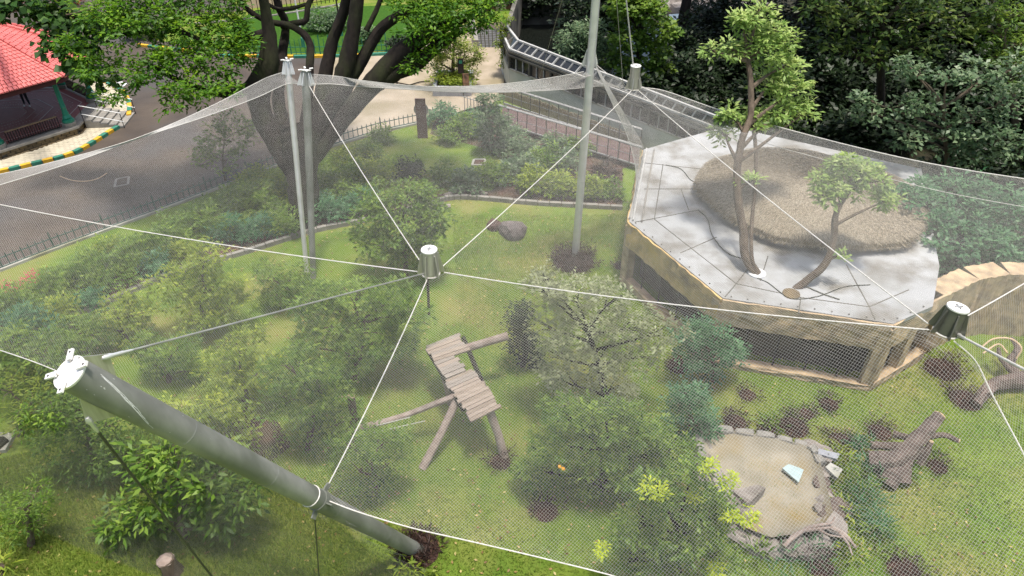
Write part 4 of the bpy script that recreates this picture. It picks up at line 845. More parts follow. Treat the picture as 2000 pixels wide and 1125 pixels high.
def strand_mesh(strands, r, name, label=None, m=netm):
    Vs, Fs, k = [], [], 0
    for q in strands:
        q = np.asarray(q); n = len(q)
        if n < 2: continue
        t = np.gradient(q, axis=0); t = nrm(t); s_ = nrm(np.cross(t, [0, 0, 1.0])); u = np.cross(s_, t)
        V = np.stack([q-s_*r, q+s_*r, q+u*r*1.6], 1).reshape(-1, 3); Vs.append(V)
        i = np.arange(n-1)*3
        for a, b in ((0, 1), (1, 2), (2, 0)): Fs.append(np.stack([i+a, i+b, i+3+b, i+3+a], 1)+k)
        k += len(V)
    me = raw_mesh(name, np.concatenate(Vs), np.concatenate(Fs), None, m); NT[0] += len(me.polygons)*2
    o = link(name, me, net, 'stuff')
    if label: o['label'] = label
    return o
def height_field(bnd, sag=0.0, g=.3):
    P = np.array([tuple(p) for p in bnd]); x0, y0 = P[:, :2].min(0)-2*g; x1, y1 = P[:, :2].max(0)+2*g
    nx, ny = int((x1-x0)/g)+2, int((y1-y0)/g)+2; X, Yy = np.meshgrid(x0+np.arange(nx)*g, y0+np.arange(ny)*g, indexing='ij')
    # densify the boundary
    Q = []
    for a, b in zip(P, np.roll(P, -1, 0)):
        n = max(1, int(np.linalg.norm(b-a)/.15)); Q += [a+(b-a)*k/n for k in range(n)]
    Q = np.array(Q); ins = np.zeros(X.shape, bool); px, py = P[:, 0], P[:, 1]; j = len(P)-1
    for i in range(len(P)):
        if py[i] != py[j]: ins ^= ((py[i] > Yy) != (py[j] > Yy)) & (X < (px[j]-px[i])*(Yy-py[i])/(py[j]-py[i])+px[i])
        j = i
    d2 = (X[..., None]-Q[:, 0])**2+(Yy[..., None]-Q[:, 1])**2; near = d2.argmin(-1); dm = np.sqrt(d2.min(-1)); Z0 = Q[near, 2]
    wq = 1/(d2+.02)**1.5; Z = (wq*Q[:, 2]).sum(-1)/wq.sum(-1); fixed = (~ins) | (dm < g*.6); Z = np.where(fixed, Z0, Z)
    for _ in range(500):
        A = np.zeros_like(Z); A[1:-1, 1:-1] = (Z[2:, 1:-1]+Z[:-2, 1:-1]+Z[1:-1, 2:]+Z[1:-1, :-2])/4-sag*g*g; Z = np.where(fixed, Z, A)
    def f(x, y):
        u = np.clip((x-x0)/g, 0, nx-1.001); v = np.clip((y-y0)/g, 0, ny-1.001); i = u.astype(int); j = v.astype(int); u -= i; v -= j
        return Z[i, j]*(1-u)*(1-v)+Z[i+1, j]*u*(1-v)+Z[i, j+1]*(1-u)*v+Z[i+1, j+1]*u*v
    return f
def net_panel(bnd, th, half, sp, r, label, sag=.004):
    f = height_field(bnd, sag); P = np.array([(p[0], p[1]) for p in bnd]); out = []
    for sg in (-1, 1):
        a = math.radians(th+sg*half); d = np.array([math.cos(a), math.sin(a)]); nn = np.array([-d[1], d[0]])
        s = P@nn; tt = P@d; lo, hi = s.min(), s.max(); s2, t2 = np.roll(s, -1), np.roll(tt, -1)
        for k, v in enumerate(np.arange(lo+sp/2, hi, sp)):
            c = (s > v) != (s2 > v)
            if not c.any(): continue
            ts = np.sort(tt[c]+(v-s[c])/(s2[c]-s[c])*(t2[c]-tt[c]))
            ph = k*.37
            for t0, t1 in zip(ts[::2], ts[1::2]):
                n = max(2, int((t1-t0)/.55)+2); t = np.linspace(t0, t1, n); wv = .006*np.sin(t*1.3+v*.8)+.004*np.sin(t*3.1+v*2.0)
                x = d[0]*t+nn[0]*(v+wv); y = d[1]*t+nn[1]*(v+wv); out.append(np.stack([x, y, f(x, y)+sg*r*.5], 1))
    return strand_mesh(out, r, 'net_panel', label)
def ruled(c1, c2, n1, n2, sp_len, r, label, m=netm):
    """net between two curves, strands crossing diagonally"""
    def rs_(c, n):
        c = np.array([tuple(p) for p in c]); s = np.r_[0, np.cumsum(np.linalg.norm(np.diff(c, axis=0), axis=1))]; return np.stack([np.interp(np.linspace(0, s[-1], n), s, c[:, k]) for k in range(3)], 1)
    N = 120; a, b = rs_(c1, N), rs_(c2, N); out = []
    for sg in (-1, 1):
        for k in range(-n2, n1+n2):
            m_n = 9; t = np.linspace(0, 1, m_n); u = (k+ (t*n2 if sg > 0 else (1-t)*n2))/n1; ok = (u >= 0) & (u <= 1)
            if ok.sum() < 2: continue
            t, u = t[ok], u[ok]*(N-1); i = np.minimum(u.astype(int), N-2); fr = (u-i)[:, None]; pa = a[i]*(1-fr)+a[i+1]*fr; pb = b[i]*(1-fr)+b[i+1]*fr
            out.append(pa*(1-t[:, None])+pb*t[:, None])
    return strand_mesh(out, r, 'net_panel', label, m)
rev = lambda c: list(c)[::-1]
SP, RD = .043, .0021
net_panel(list(cAL)+rev(e1)+rev(cAT), 90, 40, SP, .00115, 'net panel over the path side left of the crossed masts')
net_panel(list(cAT)+list(e3)+rev(cAC), 90, 48, SP, .0012, 'net panel between the central hub, crossed masts and far hub')
net_panel(list(cAC)+rev(cBC)+rev(cAB), 65, 42, SP, .0015, 'net panel between the three hubs')
net_panel(list(cBC)+list(e5)+[Rr]+rev(cBR), 150, 40, SP, .0013, 'net panel over the straw dome on the right')
net_panel(list(cAB)+list(cBS)+rev(cKS)+rev(cAK), 90, 50, SP, RD, 'large front net panel over platform and pool')
net_panel(list(cAK)+list(cKL)+rev(cAL), 90, 42, SP, .0016, 'net panel left of the central hub above the bushes')
net_panel(list(cBR)+[G(2300, 700, 6.2), G(2300, 1100, 5)]+rev(cBS), 110, 45, SP, .0016, 'net panel at the right edge beyond the right hub')
ruled(e1, e2, 460, 28, .05, RD*.6, 'narrow grey strip of net along the left top edge'); ruled(e3[:-1], e4, 500, 30, .05, RD*.6, 'narrow grey strip of net along the back top edge')
ruled(e4b, e3[-8:], 60, 22, .05, RD*.6, 'net fold rising to the collar on the tall mast'); ruled(e7, e8, 150, 26, .05, RD, 'curved net fold reaching down to the pavilion roof')
# side net hanging from the front rope to the ground
gl = spline([G(x, y, .02) for x, y in ((960, 1190), (700, 1190), (430, 1160), (200, 1090), (20, 1010), (-180, 930))], 5)
ruled(cKL, gl, 260, 90, .05, .0013, 'side net hanging to the ground left of the leaning mast', mat('net_cord_grey', (.16, .16, .14), (.2, .2, .18), rough=.8))
# ------------------------------------------------------------------ planting inside the aviary
GI = 'shrubs and small trees inside the aviary'
P_ = plant
P_('small_tree', 'yellow green small tree with bright top sprays left of centre under the net', 'tree', (395, 655), [(400, 505, 38, .5), (340, 555, 48, .2), (420, 560, 50, .3), (390, 610, 50), (455, 600, 38)], L_yel, bark, L=.16, dens=.9, group=GI)
P_('small_tree', 'green and yellow tree with visible brown trunk just behind the central hub', 'tree', (795, 545), [(740, 390, 40, .5), (800, 385, 42, .4), (725, 430, 42), (790, 440, 55), (840, 420, 38, .2), (830, 465, 40), (740, 480, 45), (800, 500, 40)], L_mid, bark, L=.16, dens=.95, tr=.1, group=GI)
P_('small_tree', 'broad mid green tree below the steel rod left of the central hub', 'tree', (690, 740), [(620, 590, 48, .3), (690, 585, 52, .4), (760, 590, 50, .3), (800, 615, 38), (640, 640, 58), (720, 650, 58), (780, 665, 40), (690, 695, 50), (605, 680, 40)], L_mid, bark, L=.15, dens=.9, tr=.1, group=GI)
P_('shrub', 'green shrub with yellow tips left of the broad tree and under the rod', 'shrub', (480, 810), [(470, 680, 45, .3), (440, 730, 50), (505, 730, 45), (470, 780, 45)], L_yel, bark, L=.15, dens=.8, group=GI)
P_('shrub', 'grey green shrub between the leaning mast and the long white net rope', 'shrub', (600, 880), [(570, 720, 48), (630, 730, 42), (560, 780, 52), (620, 790, 48), (650, 760, 35), (660, 830, 42), (600, 850, 40)], L_mid, bark, L=.14, dens=.8, group=GI)
P_('shrub', 'bright green shrub touching the upper side of the leaning mast', 'shrub', (430, 900), [(370, 800, 38), (420, 800, 42), (460, 850, 45), (400, 840, 38), (350, 830, 28)], L_yel, bark, L=.15, dens=.8, group=GI)
P_('shrub', 'leafy green shrub on the left edge behind the mast head', 'shrub', (60, 790), [(25, 680, 48), (90, 690, 50), (50, 730, 55), (130, 740, 50), (-20, 720, 50)], L_mid, bark, L=.17, dens=.85, asp=.3, group=GI)
P_('shrub', 'dim green shrub on the left below the mast head', 'shrub', (190, 930), [(150, 800, 55), (215, 830, 60), (120, 860, 50), (190, 890, 60), (260, 890, 45), (90, 800, 45)], L_mid, bark, L=.14, dens=.8, asp=.28, group=GI)
P_('shrub', 'feathery yellow green shrub at the left edge just outside the front rope', 'shrub', (40, 850), [(20, 760, 50), (70, 790, 45), (40, 810, 40)], L_yel, bark, L=.2, dens=.6, asp=.18, group=GI)
P_('shrub', 'glossy pointed leaf shrub under the stay cable in front of the leaning mast', 'shrub', (360, 1050), [(290, 905, 42), (350, 890, 48), (415, 930, 52), (300, 960, 55), (370, 970, 55), (440, 985, 45), (250, 1010, 42), (480, 960, 35), (420, 1020, 35), (320, 1020, 35), (230, 1030, 28)], L_mid, bark, L=.22, dens=.75, asp=.34, clump=9, spread=.2, group=GI)
P_('shrub', 'small dense needle leaved bush near the bottom left corner', 'shrub', (60, 1065), [(50, 990, 36), (25, 1020, 38), (75, 960, 22), (60, 1025, 28)], L_mid, bark, L=.15, dens=.9, asp=.15, group=GI)
P_('shrub', 'yellow green shrub left of the bright topped small tree, close to the edging', 'shrub', (250, 670), [(225, 605, 32), (275, 615, 34), (245, 645, 36), (200, 640, 24)], L_yel, bark, L=.15, dens=.8, group=GI)
P_('shrub', 'mid green shrub behind the rod near the mast head', 'shrub', (330, 745), [(290, 680, 34), (345, 690, 38), (315, 720, 36), (370, 725, 28)], L_mid, bark, L=.14, dens=.7, group=GI)
P_('shrub', 'loose green shrub between the edging and the leaning mast head', 'shrub', (170, 690), [(140, 640, 30), (185, 655, 32), (155, 670, 28)], L_mid, bark, L=.15, dens=.7, group=GI)
P_('shrub', 'dim shrub behind the crossed masts and below the white rope', 'shrub', (560, 600), [(530, 545, 34), (575, 550, 34), (550, 575, 34), (600, 575, 26)], L_mid, bark, L=.14, dens=.8, group=GI)
P_('palm_seedling', 'tiny bright palm seedling at the bottom left corner', 'plant', (5, 1120), [(5, 1105, 18)], L_yel, bark, L=.3, dens=.4, asp=.15)
P_('fern_clump', 'bright fern like sprig growing below the brown clump at the mast foot', 'plant', (815, 1120), [(790, 1112, 18), (830, 1115, 16)], L_yel, bark, L=.22, dens=.6, asp=.25, trunk=[G(815, 1120), G(815, 1112, .15)], tr=.02)
P_('small_tree', 'sparse grey green olive like tree right of the platform with forked dark trunk', 'tree', (1190, 800), [(1060, 570, 42), (1120, 580, 50, .3), (1190, 590, 48, .3), (1070, 640, 48), (1150, 640, 58), (1230, 640, 50), (1290, 650, 38), (1090, 700, 48), (1170, 700, 52), (1060, 545, 25), (1240, 700, 45), (1110, 750, 45), (1190, 760, 45)], L_oliv, barkd, L=.13, dens=.5, tr=.1, group=GI)
P_('small_tree', 'dense bright green shrub like tree in the lower centre with dark hollow below', 'tree', (1180, 960), [(1110, 810, 50), (1180, 820, 55), (1250, 840, 50), (1090, 870, 50), (1160, 880, 60), (1240, 890, 55), (1310, 880, 45), (1120, 930, 40), (1200, 930, 45), (1280, 930, 42), (1060, 920, 35)], L_mid, barkd, L=.15, dens=.95, tr=.1, group=GI)
P_('shrub', 'blue green rounded shrub standing against the pavilion corner', 'shrub', (1395, 745), [(1355, 655, 32), (1400, 660, 35), (1350, 690, 30), (1400, 695, 38), (1435, 690, 25), (1380, 725, 24)], L_blue, bark, L=.15, dens=1.1, group=GI)
P_('shrub', 'smaller blue green shrub above the left corner of the pool', 'shrub', (1350, 850), [(1340, 765, 26), (1325, 800, 28), (1360, 790, 30), (1370, 830, 28), (1345, 830, 25)], L_blue, bark, L=.14, dens=1.1, group=GI)
P_('shrub', 'large dark green shrub with lime tips at the bottom centre left of the pool', 'shrub', (1330, 1150), [(1280, 960, 42), (1340, 980, 45), (1250, 1020, 45), (1320, 1040, 55), (1380, 1030, 45), (1270, 1080, 45), (1350, 1100, 50), (1230, 1090, 35), (1400, 990, 32), (1400, 1085, 35), (1350, 930, 30)], L_mid, barkd, L=.14, dens=.9, group=GI)
i = 0
for px, py, r, d_ in ((1272, 952, 15, 'upper left'), (1290, 965, 9, 'beside the largest yellow spray'), (1357, 975, 10, 'middle'), (1383, 908, 14, 'highest'), (1427, 940, 15, 'rightmost upper'), (1458, 1008, 18, 'overhanging the pool floor'), (1425, 1008, 9, 'small, beside the pool spray'), (1175, 1072, 12, 'lowest left'), (1400, 1110, 14, 'bottom edge')):
    c = Y(px, py, G(1330, 1150).y-.35); q = r*depth(c)/F; V, Fq, t = leaves([(tuple(c), (q, q, q*.6))], .1, 1.3, clump=8, spread=.08); tag(link('flower_spray', raw_mesh('flower_spray', V, Fq, t, L_lime)), 'lime yellow leaf spray on the dark shrub by the pool, '+d_, 'leaf spray', 'lime yellow sprays on the pool shrub')
P_('shrub', 'low green shrub at the foot of the dead post', 'shrub', (730, 965), [(690, 870, 35), (740, 870, 42), (700, 920, 45), (760, 910, 38), (730, 950, 35)], L_mid, bark, L=.12, dens=.7, group=GI)
P_('shrub', 'dark ivy covered clump at the end of the horizontal log', 'shrub', (1020, 715), [(1015, 610, 22), (1022, 640, 26), (1018, 675, 26), (1040, 700, 22)], L_dark_shade, barkd, L=.12, dens=1.3, group=GI)
P_('small_tree', 'thin young tree with see through leaves beside the picket fence left of the big trunk', 'tree', (440, 352), [(435, 235, 28), (415, 265, 30), (460, 275, 32), (400, 305, 26), (440, 315, 34), (480, 250, 22)], L_mid, bark, L=.17, dens=.35, tr=.05, group=GI)
# bed planting between the fence and the edging
ORD = ['leftmost', 'second', 'third', 'fourth', 'fifth', 'sixth', 'seventh', 'eighth', 'ninth', 'tenth', 'eleventh', 'twelfth', 'thirteenth', 'fourteenth', 'fifteenth', 'sixteenth', 'seventeenth', 'eighteenth', 'nineteenth', 'twentieth', 'twenty first', 'twenty second', 'twenty third', 'twenty fourth', 'twenty fifth', 'twenty sixth', 'twenty seventh', 'twenty eighth', 'twenty ninth', 'thirtieth']
nb = 0
bedlab = ['low dark bush', 'rounded green bush', 'loose leafy bush', 'pale tipped bush']
beds = [(30, 600, 40), (95, 580, 38), (150, 545, 42), (60, 640, 38), (210, 540, 36), (120, 620, 34), (265, 500, 42), (330, 470, 40), (300, 520, 26), (215, 500, 34), (395, 440, 42), (350, 500, 26), (450, 410, 40), (500, 395, 40), (440, 455, 30), (550, 440, 30), (560, 370, 40), (510, 450, 26), (655, 375, 36), (690, 345, 30), (640, 415, 30), (705, 400, 28), (740, 340, 30), (500, 350, 24), (610, 345, 28), (720, 300, 22), (680, 310, 20), (745, 268, 18), (180, 590, 22)]
beds.sort()
for px, py, r in beds:
    lm = [L_mid, L_blue, L_mid, L_yel][nb % 4]; side = 'left edge' if px < 160 else 'left part' if px < 420 else 'crossed masts' if px < 680 else 'small back lawn'
    P_('bush', '%s in the picket fence bed, %s' % (bedlab[nb % 4], ORD[nb]+('' if nb == 0 else ' from the left')), 'bush', (px, py+r*.55), [(px-r*.55, py, r*.85), (px+r*.6, py+r*.1, r*.85), (px, py-r*.5, r*.8, .2)], lm, bark, L=.15, dens=.9, tr=.03, group='bushes in the bed behind the edging'); nb += 1
beds2 = [(865, 232, 24, L_blue), (905, 250, 26, L_mid), (925, 240, 22, L_blue), (880, 270, 18, L_mid), (985, 270, 28, L_grey), (1020, 300, 30, L_grey), (1060, 320, 28, L_mid), (1010, 340, 30, L_grey), (960, 345, 28, L_mid), (910, 360, 26, L_grey), (860, 345, 24, L_mid), (1050, 360, 30, L_yel), (1100, 365, 28, L_yel), (1150, 370, 28, L_yel), (1100, 320, 26, L_grey), (1190, 375, 20, L_mid), (1080, 285, 22, L_grey), (1180, 340, 20, L_dry), (800, 335, 22, L_dark_shade), (1130, 290, 18, L_mid)]
beds2.sort(key=lambda q: q[0])
for k, (px, py, r, lm) in enumerate(beds2):
    side = 'brown board' if px < 900 else 'white framed hatch' if px < 1000 and py > 300 else 'metal railing' if px < 1000 else 'boardwalk' if py < 330 else 'back edging'
    nm = {'leaf_grey': 'grey green', 'leaf_mid': 'mid green', 'leaf_blue': 'blue green', 'leaf_yellow': 'yellow green', 'leaf_dry': 'withered brown', 'leaf_dark_shade': 'dark'}[lm.name]
    P_('bush', '%s bush by the %s, %s in the back bed' % (nm, side, ORD[k]+('' if k == 0 else ' from the left')), 'bush', (px, py+r*.6), [(px-r*.6, py, r*.85), (px+r*.6, py+r*.1, r*.85), (px, py-r*.45, r*.85, .3)], lm, bark, L=.17, dens=.85, tr=.03, group='bushes in the back bed')
P_('small_tree', 'tall narrow dense shrub standing by the start of the boardwalk', 'tree', (962, 300), [(960, 200, 22), (950, 225, 22), (968, 235, 24), (958, 260, 24), (965, 285, 22)], L_grey, bark, L=.17, dens=1.0, tr=.05)
for px, py, lab in ((22, 560, 'pink flower cluster in the bed at the left edge'), (75, 540, 'second pink flower cluster in the bed, nearer the fence')):
    c = G(px, py, .6); V, Fq, t = leaves([(tuple(c), (.28, .2, .15))], .09, 1.0, clump=6); tag(link('flowers', raw_mesh('flowers', V, Fq, t, L_red)), lab, 'flowers')
for px, py, lab in ((1093, 912, 'left'), (1100, 916, 'right')):
    c = Y(px, py, G(1180, 960).y-.9); tag(rock('orange_blossom', px, py, 4, '', mat('flower_orange', (.75, .38, .02), rough=.6), z=c.z, cat='flower'), '%s one of two orange blossoms on the bright green shrub' % lab, 'flower')
# dry brown clumps on the lawns
def clump_(px, py, r, lab, h=.8, ring=False, m=None):
    c = G(px, py); q = r*depth(c)/F; o = empty('dry_clump', c, lab, 'dry plant clump', 'dark dry clumps on the lawn')
    bl = [((c.x, c.y, q*h*.35), (q, q, q*h*.6))] if not ring else [((c.x+math.cos(a)*q*.6, c.y+math.sin(a)*q*.6, q*.18), (q*.45, q*.45, q*.28)) for a in np.linspace(0, 2*PI, 9)[:-1]]
    V, Fq, t = leaves(bl, .2, 2.6, asp=.12, clump=9, spread=.1, up=.3, droop=-.35); link('dry_stalks', raw_mesh('dry_stalks', V, Fq, t, m or L_dry), o)
    mb = MB(); mb.lathe((c.x, c.y, 0), [(q*.95, .01), (q*.75, q*h*.22), (q*.3, q*h*.3)], 12); mb.build('root_mound', dbrown, o)
clump_(1120, 512, 42, 'dark brown clump ringing the foot of the tall steel mast', .6, True); clump_(818, 1075, 44, 'dark brown clump ringing the foot of the leaning mast', .45, True)
for px, py, r, lab in ((1840, 722, 36, 'wide dark brown clump on the lawn below the right hub'), (1885, 782, 32, 'dark brown clump beside the log at the right'), (1065, 1000, 26, 'dark brown clump alone on the front lawn below the platform'), (1435, 825, 24, 'dark brown clump behind the left end of the pool'), (1398, 840, 14, 'small brown clump behind the left pool corner'), (1550, 835, 30, 'dark brown clump behind the middle of the pool'), (1618, 790, 20, 'dark brown clump between pool and pavilion'), (1575, 808, 16, 'faded brown clump between pool and pavilion'), (1640, 862, 24, 'dark brown clump behind the right end of the pool'), (1718, 845, 24, 'dark brown clump left of the fallen trunk'),
                       (1830, 912, 20, 'dark brown clump right of the fallen trunk'), (1600, 1105, 30, 'dark brown clump at the bottom right of the pool'), (1765, 1115, 34, 'dark brown clump at the bottom edge right of the pool'), (1460, 772, 18, 'small dark clump on the lawn above the pool'), (978, 903, 22, 'dark brown clump at the foot of the right platform leg'), (1210, 520, 14, 'small brown clump against the left pavilion corner'), (1325, 715, 24, 'reddish brown clump left of the blue green shrub'), (1500, 845, 20, 'dull clump just behind the pool coping')): clump_(px, py, r, lab)
for px, py, r, m, lab, asp in ((1640, 897, 19, L_yel, 'round yellow green rosette plant beside the white slab', .2), (1665, 950, 32, L_mid, 'green tuft right of the white slab', .15), (1700, 1015, 36, L_blue, 'blue green grassy tuft right of the pool', .12), (1650, 1000, 14, L_yel, 'small yellow green tuft beside the driftwood root', .2), (1660, 1085, 18, L_yel, 'yellow tuft below the driftwood root', .2), (1520, 1092, 24, L_blue, 'round blue green tuft below the pool, left', .12), (1585, 1090, 22, L_blue, 'round blue green tuft below the pool, right', .12), (1680, 885, 22, L_blue, 'dark green tuft beside the fallen trunk', .2), (1500, 830, 18, L_mid, 'green tuft behind the pool', .2), (1470, 1090, 24, L_mid, 'low tuft left of the round tufts below the pool', .2), (1760, 925, 22, L_mid, 'green tuft under the fallen trunk', .2), (1720, 1060, 26, L_mid, 'loose green tuft at the lower right of the pool', .15), (1690, 925, 24, L_blue, 'blue green tuft between the white slab and the fallen trunk', .12), (1682, 975, 26, L_blue, 'blue green tuft half way down the right side of the pool', .12), (1712, 1045, 22, L_blue, 'smaller blue green tuft right of the driftwood root', .12)):
    c = G(px, py); q = r*depth(c)/F; V, Fq, t = leaves([((c.x, c.y, q*.35), (q, q, q*.7))], .26, 2.6, asp=asp, clump=10, spread=.15, up=.5, droop=-.25); tag(link('grass_tuft', raw_mesh('grass_tuft', V, Fq, t, m)), lab, 'tuft')

# ------------------------------------------------------------------ trees on and beyond the pavilion
for (px, py), r_ in (((1478, 535), .27), ((1545, 575), .25)):
    MB().lathe(G(px, py, RH), [(r_, .0), (r_, .05), (r_*.7, .05)], 16).build('tree_collar', white if px < 1500 else stonew, pv_)
def trk(l, m=None): return [Y(x, y, yy) for x, y, yy in l]
ta = trk([(1478, 535, 17.95), (1456, 500, 18.2), (1452, 450, 18.7), (1442, 395, 19.2), (1440, 330, 19.7), (1450, 270, 20.2), (1466, 225, 20.7), (1466, 160, 21.2), (1460, 110, 21.6)])
P_('roof_tree', 'tall slim tree with light green whorled leaves growing through the pavilion roof', 'tree', tuple(ta[0]), [(1480, 30, 32, 3.9), (1450, 45, 20, 3.8), (1510, 60, 28, 4), (1420, 98, 24, 3.6), (1388, 100, 15, 3.5), (1495, 100, 36, 3.9), (1540, 80, 24, 4), (1530, 130, 32, 4), (1500, 165, 32, 3.8), (1550, 180, 30, 3.8), (1565, 225, 26, 3.6), (1520, 220, 34, 3.5), (1470, 235, 28, 3.2), (1430, 230, 22, 3), (1415, 262, 18, 3), (1465, 355, 16, 1.5)], L_pale, bark, L=.21, dens=1.2, asp=.36, clump=11, spread=.15, trunk=ta, tr=.13)
tb = trk([(1478, 535, 17.9), (1468, 500, 18.1), (1468, 440, 18.8), (1474, 370, 19.5), (1476, 290, 20.3), (1468, 235, 20.7)]); m_ = MB(); m_.tube(spline(tb, 4), .06, 7); tag(m_.build('side_stem', bark, smooth=True), 'second thinner stem climbing beside the tall slim roof tree', 'stem')
tc = trk([(1542, 574, 17.2), (1578, 546, 17.3), (1612, 515, 17.4), (1628, 470, 17.7), (1632, 420, 18.0), (1650, 385, 18.4), (1672, 355, 18.7)])
o = P_('roof_tree', 'bent tree with pale green tufts leaning out over the straw dome', 'tree', tuple(tc[0]), [(1640, 322, 22, 1.4), (1668, 335, 24, 1.5), (1612, 385, 22, 1), (1632, 372, 18, 1), (1692, 335, 20, 1.6), (1715, 355, 20, 1.4), (1735, 390, 22, 1.2), (1600, 350, 20, 1.3), (1668, 370, 18, 1.3), (1645, 498, 9, .3)], L_pale, bark, L=.19, dens=2.0, asp=.36, clump=11, spread=.12, trunk=tc, tr=.11)
P_('large_shrub', 'broad blue green tree behind the pavilion at the right under the net', 'tree', (1860, 575), [(1790, 400, 55, 1), (1860, 390, 60, 1.5), (1930, 400, 60, 1), (1990, 430, 60, 1), (1800, 460, 55), (1870, 470, 60), (1940, 480, 60), (1770, 510, 40), (1840, 530, 45), (1990, 500, 50)], L_blue, barkd, L=.2, dens=.9, tr=.15)
P_('plaza_tree', 'small pale green tree with spreading crown growing from the slate planter', 'tree', (883, 172), [(860, 85, 20), (895, 80, 22, .3), (845, 105, 17), (880, 108, 24), (918, 100, 20), (905, 125, 18), (858, 125, 15), (930, 118, 10), (880, 75, 18)], leafmat('leaf_plaza', (.06, .09, .02), (.22, .28, .06), (.45, .50, .14)), bark, L=.16, dens=.9, tr=.12)
P_('creeper', 'yellow green creeper hanging down the end wall of the viewing corridor', 'climbing plant', (984, 150), [(984, 62, 10), (982, 85, 10), (985, 105, 9), (980, 125, 8), (990, 40, 10)], L_yel, bark, L=.16, dens=.9, tr=.03)
# ------------------------------------------------------------------ the big dark tree with spreading limbs
tb0 = G(585, 440); big = empty('rain_tree', tb0, 'huge dark spreading tree with many limbs rising behind the crossed masts', 'tree')
def limb(pts, r, n=10, rough=.18):
    q = spline([D(*p) for p in pts], 6); MB().tube(q, lerps([r_*depth(q[int(i*(len(q)-1)/(len(r)-1))])/F for i, r_ in enumerate(r)], len(q)), n, rough=rough).build('limb', barkd, big, smooth=True)
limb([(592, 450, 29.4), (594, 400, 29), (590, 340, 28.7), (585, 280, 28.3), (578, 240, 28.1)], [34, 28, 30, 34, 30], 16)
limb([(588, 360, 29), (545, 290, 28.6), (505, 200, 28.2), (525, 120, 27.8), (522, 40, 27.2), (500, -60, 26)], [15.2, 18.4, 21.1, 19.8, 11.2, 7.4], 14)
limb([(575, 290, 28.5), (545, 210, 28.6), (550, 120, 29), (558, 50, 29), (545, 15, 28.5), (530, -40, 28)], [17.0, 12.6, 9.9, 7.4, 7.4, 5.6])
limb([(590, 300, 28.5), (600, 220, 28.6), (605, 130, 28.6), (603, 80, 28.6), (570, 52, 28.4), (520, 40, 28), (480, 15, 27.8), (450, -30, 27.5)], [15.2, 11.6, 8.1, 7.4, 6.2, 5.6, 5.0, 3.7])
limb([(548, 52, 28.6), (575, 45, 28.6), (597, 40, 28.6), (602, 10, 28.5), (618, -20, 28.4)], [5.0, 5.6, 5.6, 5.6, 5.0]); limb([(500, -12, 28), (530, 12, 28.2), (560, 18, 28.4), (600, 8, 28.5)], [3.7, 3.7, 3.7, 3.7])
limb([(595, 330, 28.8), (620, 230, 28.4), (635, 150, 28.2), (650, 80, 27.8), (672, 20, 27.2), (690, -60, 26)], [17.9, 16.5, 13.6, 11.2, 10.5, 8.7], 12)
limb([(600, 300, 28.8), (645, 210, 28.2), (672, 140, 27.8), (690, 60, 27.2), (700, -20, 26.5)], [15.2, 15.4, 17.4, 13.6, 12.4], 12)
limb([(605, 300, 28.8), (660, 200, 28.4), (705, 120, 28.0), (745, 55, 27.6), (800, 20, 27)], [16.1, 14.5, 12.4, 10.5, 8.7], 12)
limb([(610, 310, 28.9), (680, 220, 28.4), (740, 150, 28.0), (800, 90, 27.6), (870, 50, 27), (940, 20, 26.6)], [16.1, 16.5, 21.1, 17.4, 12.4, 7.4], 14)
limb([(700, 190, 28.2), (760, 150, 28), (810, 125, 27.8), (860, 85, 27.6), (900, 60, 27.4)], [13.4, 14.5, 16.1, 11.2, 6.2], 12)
limb([(715, 60, 27.5), (735, 20, 27.3), (750, -20, 27)], [5.6, 5.0, 4.3]); limb([(520, 120, 27.8), (470, 180, 27.4), (380, 170, 26.8), (280, 120, 26)], [13.6, 9.9, 6.2, 3.7]); limb([(530, 60, 27.5), (430, 90, 26.8), (340, 60, 26.2), (220, 70, 25.4)], [9.9, 6.8, 5.0, 3.1])
rb = [(300, 40, 50, 25.5), (370, 50, 52, 26), (440, 60, 50, 26.5), (240, 60, 42, 25), (200, 30, 42, 25), (350, 110, 50, 25.8), (430, 120, 50, 26.2), (300, 130, 42, 25.2), (390, 170, 42, 25.6), (340, 190, 32, 25.2), (470, 90, 36, 26.6), (430, 0, 50, 26.5), (340, -20, 50, 26), (250, 0, 46, 25.4), (260, 150, 26, 25), (190, 130, 38, 25.5), (215, 190, 22, 25.5), (450, 175, 24, 26.2), (140, 90, 30, 25.2),
      (790, 10, 38, 27), (840, 20, 42, 26.8), (890, 20, 42, 26.6), (940, 15, 36, 26.4), (820, 60, 32, 27), (870, 55, 36, 26.8), (925, 45, 26, 26.6), (835, 105, 22, 27.2), (810, 130, 18, 27.4), (960, 40, 18, 26.4), (970, 0, 26, 26.4),
      (420, -110, 100, 27), (600, -140, 100, 28.5), (760, -130, 90, 28), (880, -80, 70, 27), (560, -250, 90, 28), (300, -110, 90, 26), (180, -70, 60, 25.5)]
bl = [(tuple(D(x, y, d)), (r*d/F, r*d/F, r*d/F*.6)) for x, y, r, d in rb]
V, Fq, t = leaves(bl[:30], .20, 1.15, asp=.42, clump=14, spread=.2); link('crown', raw_mesh('crown', V, Fq, t, L_rain), big)
V, Fq, t = leaves(bl[30:], .34, 1.0, asp=.5, clump=12, spread=.3); link('high_crown', raw_mesh('high_crown', V, Fq, t, L_rain), big)
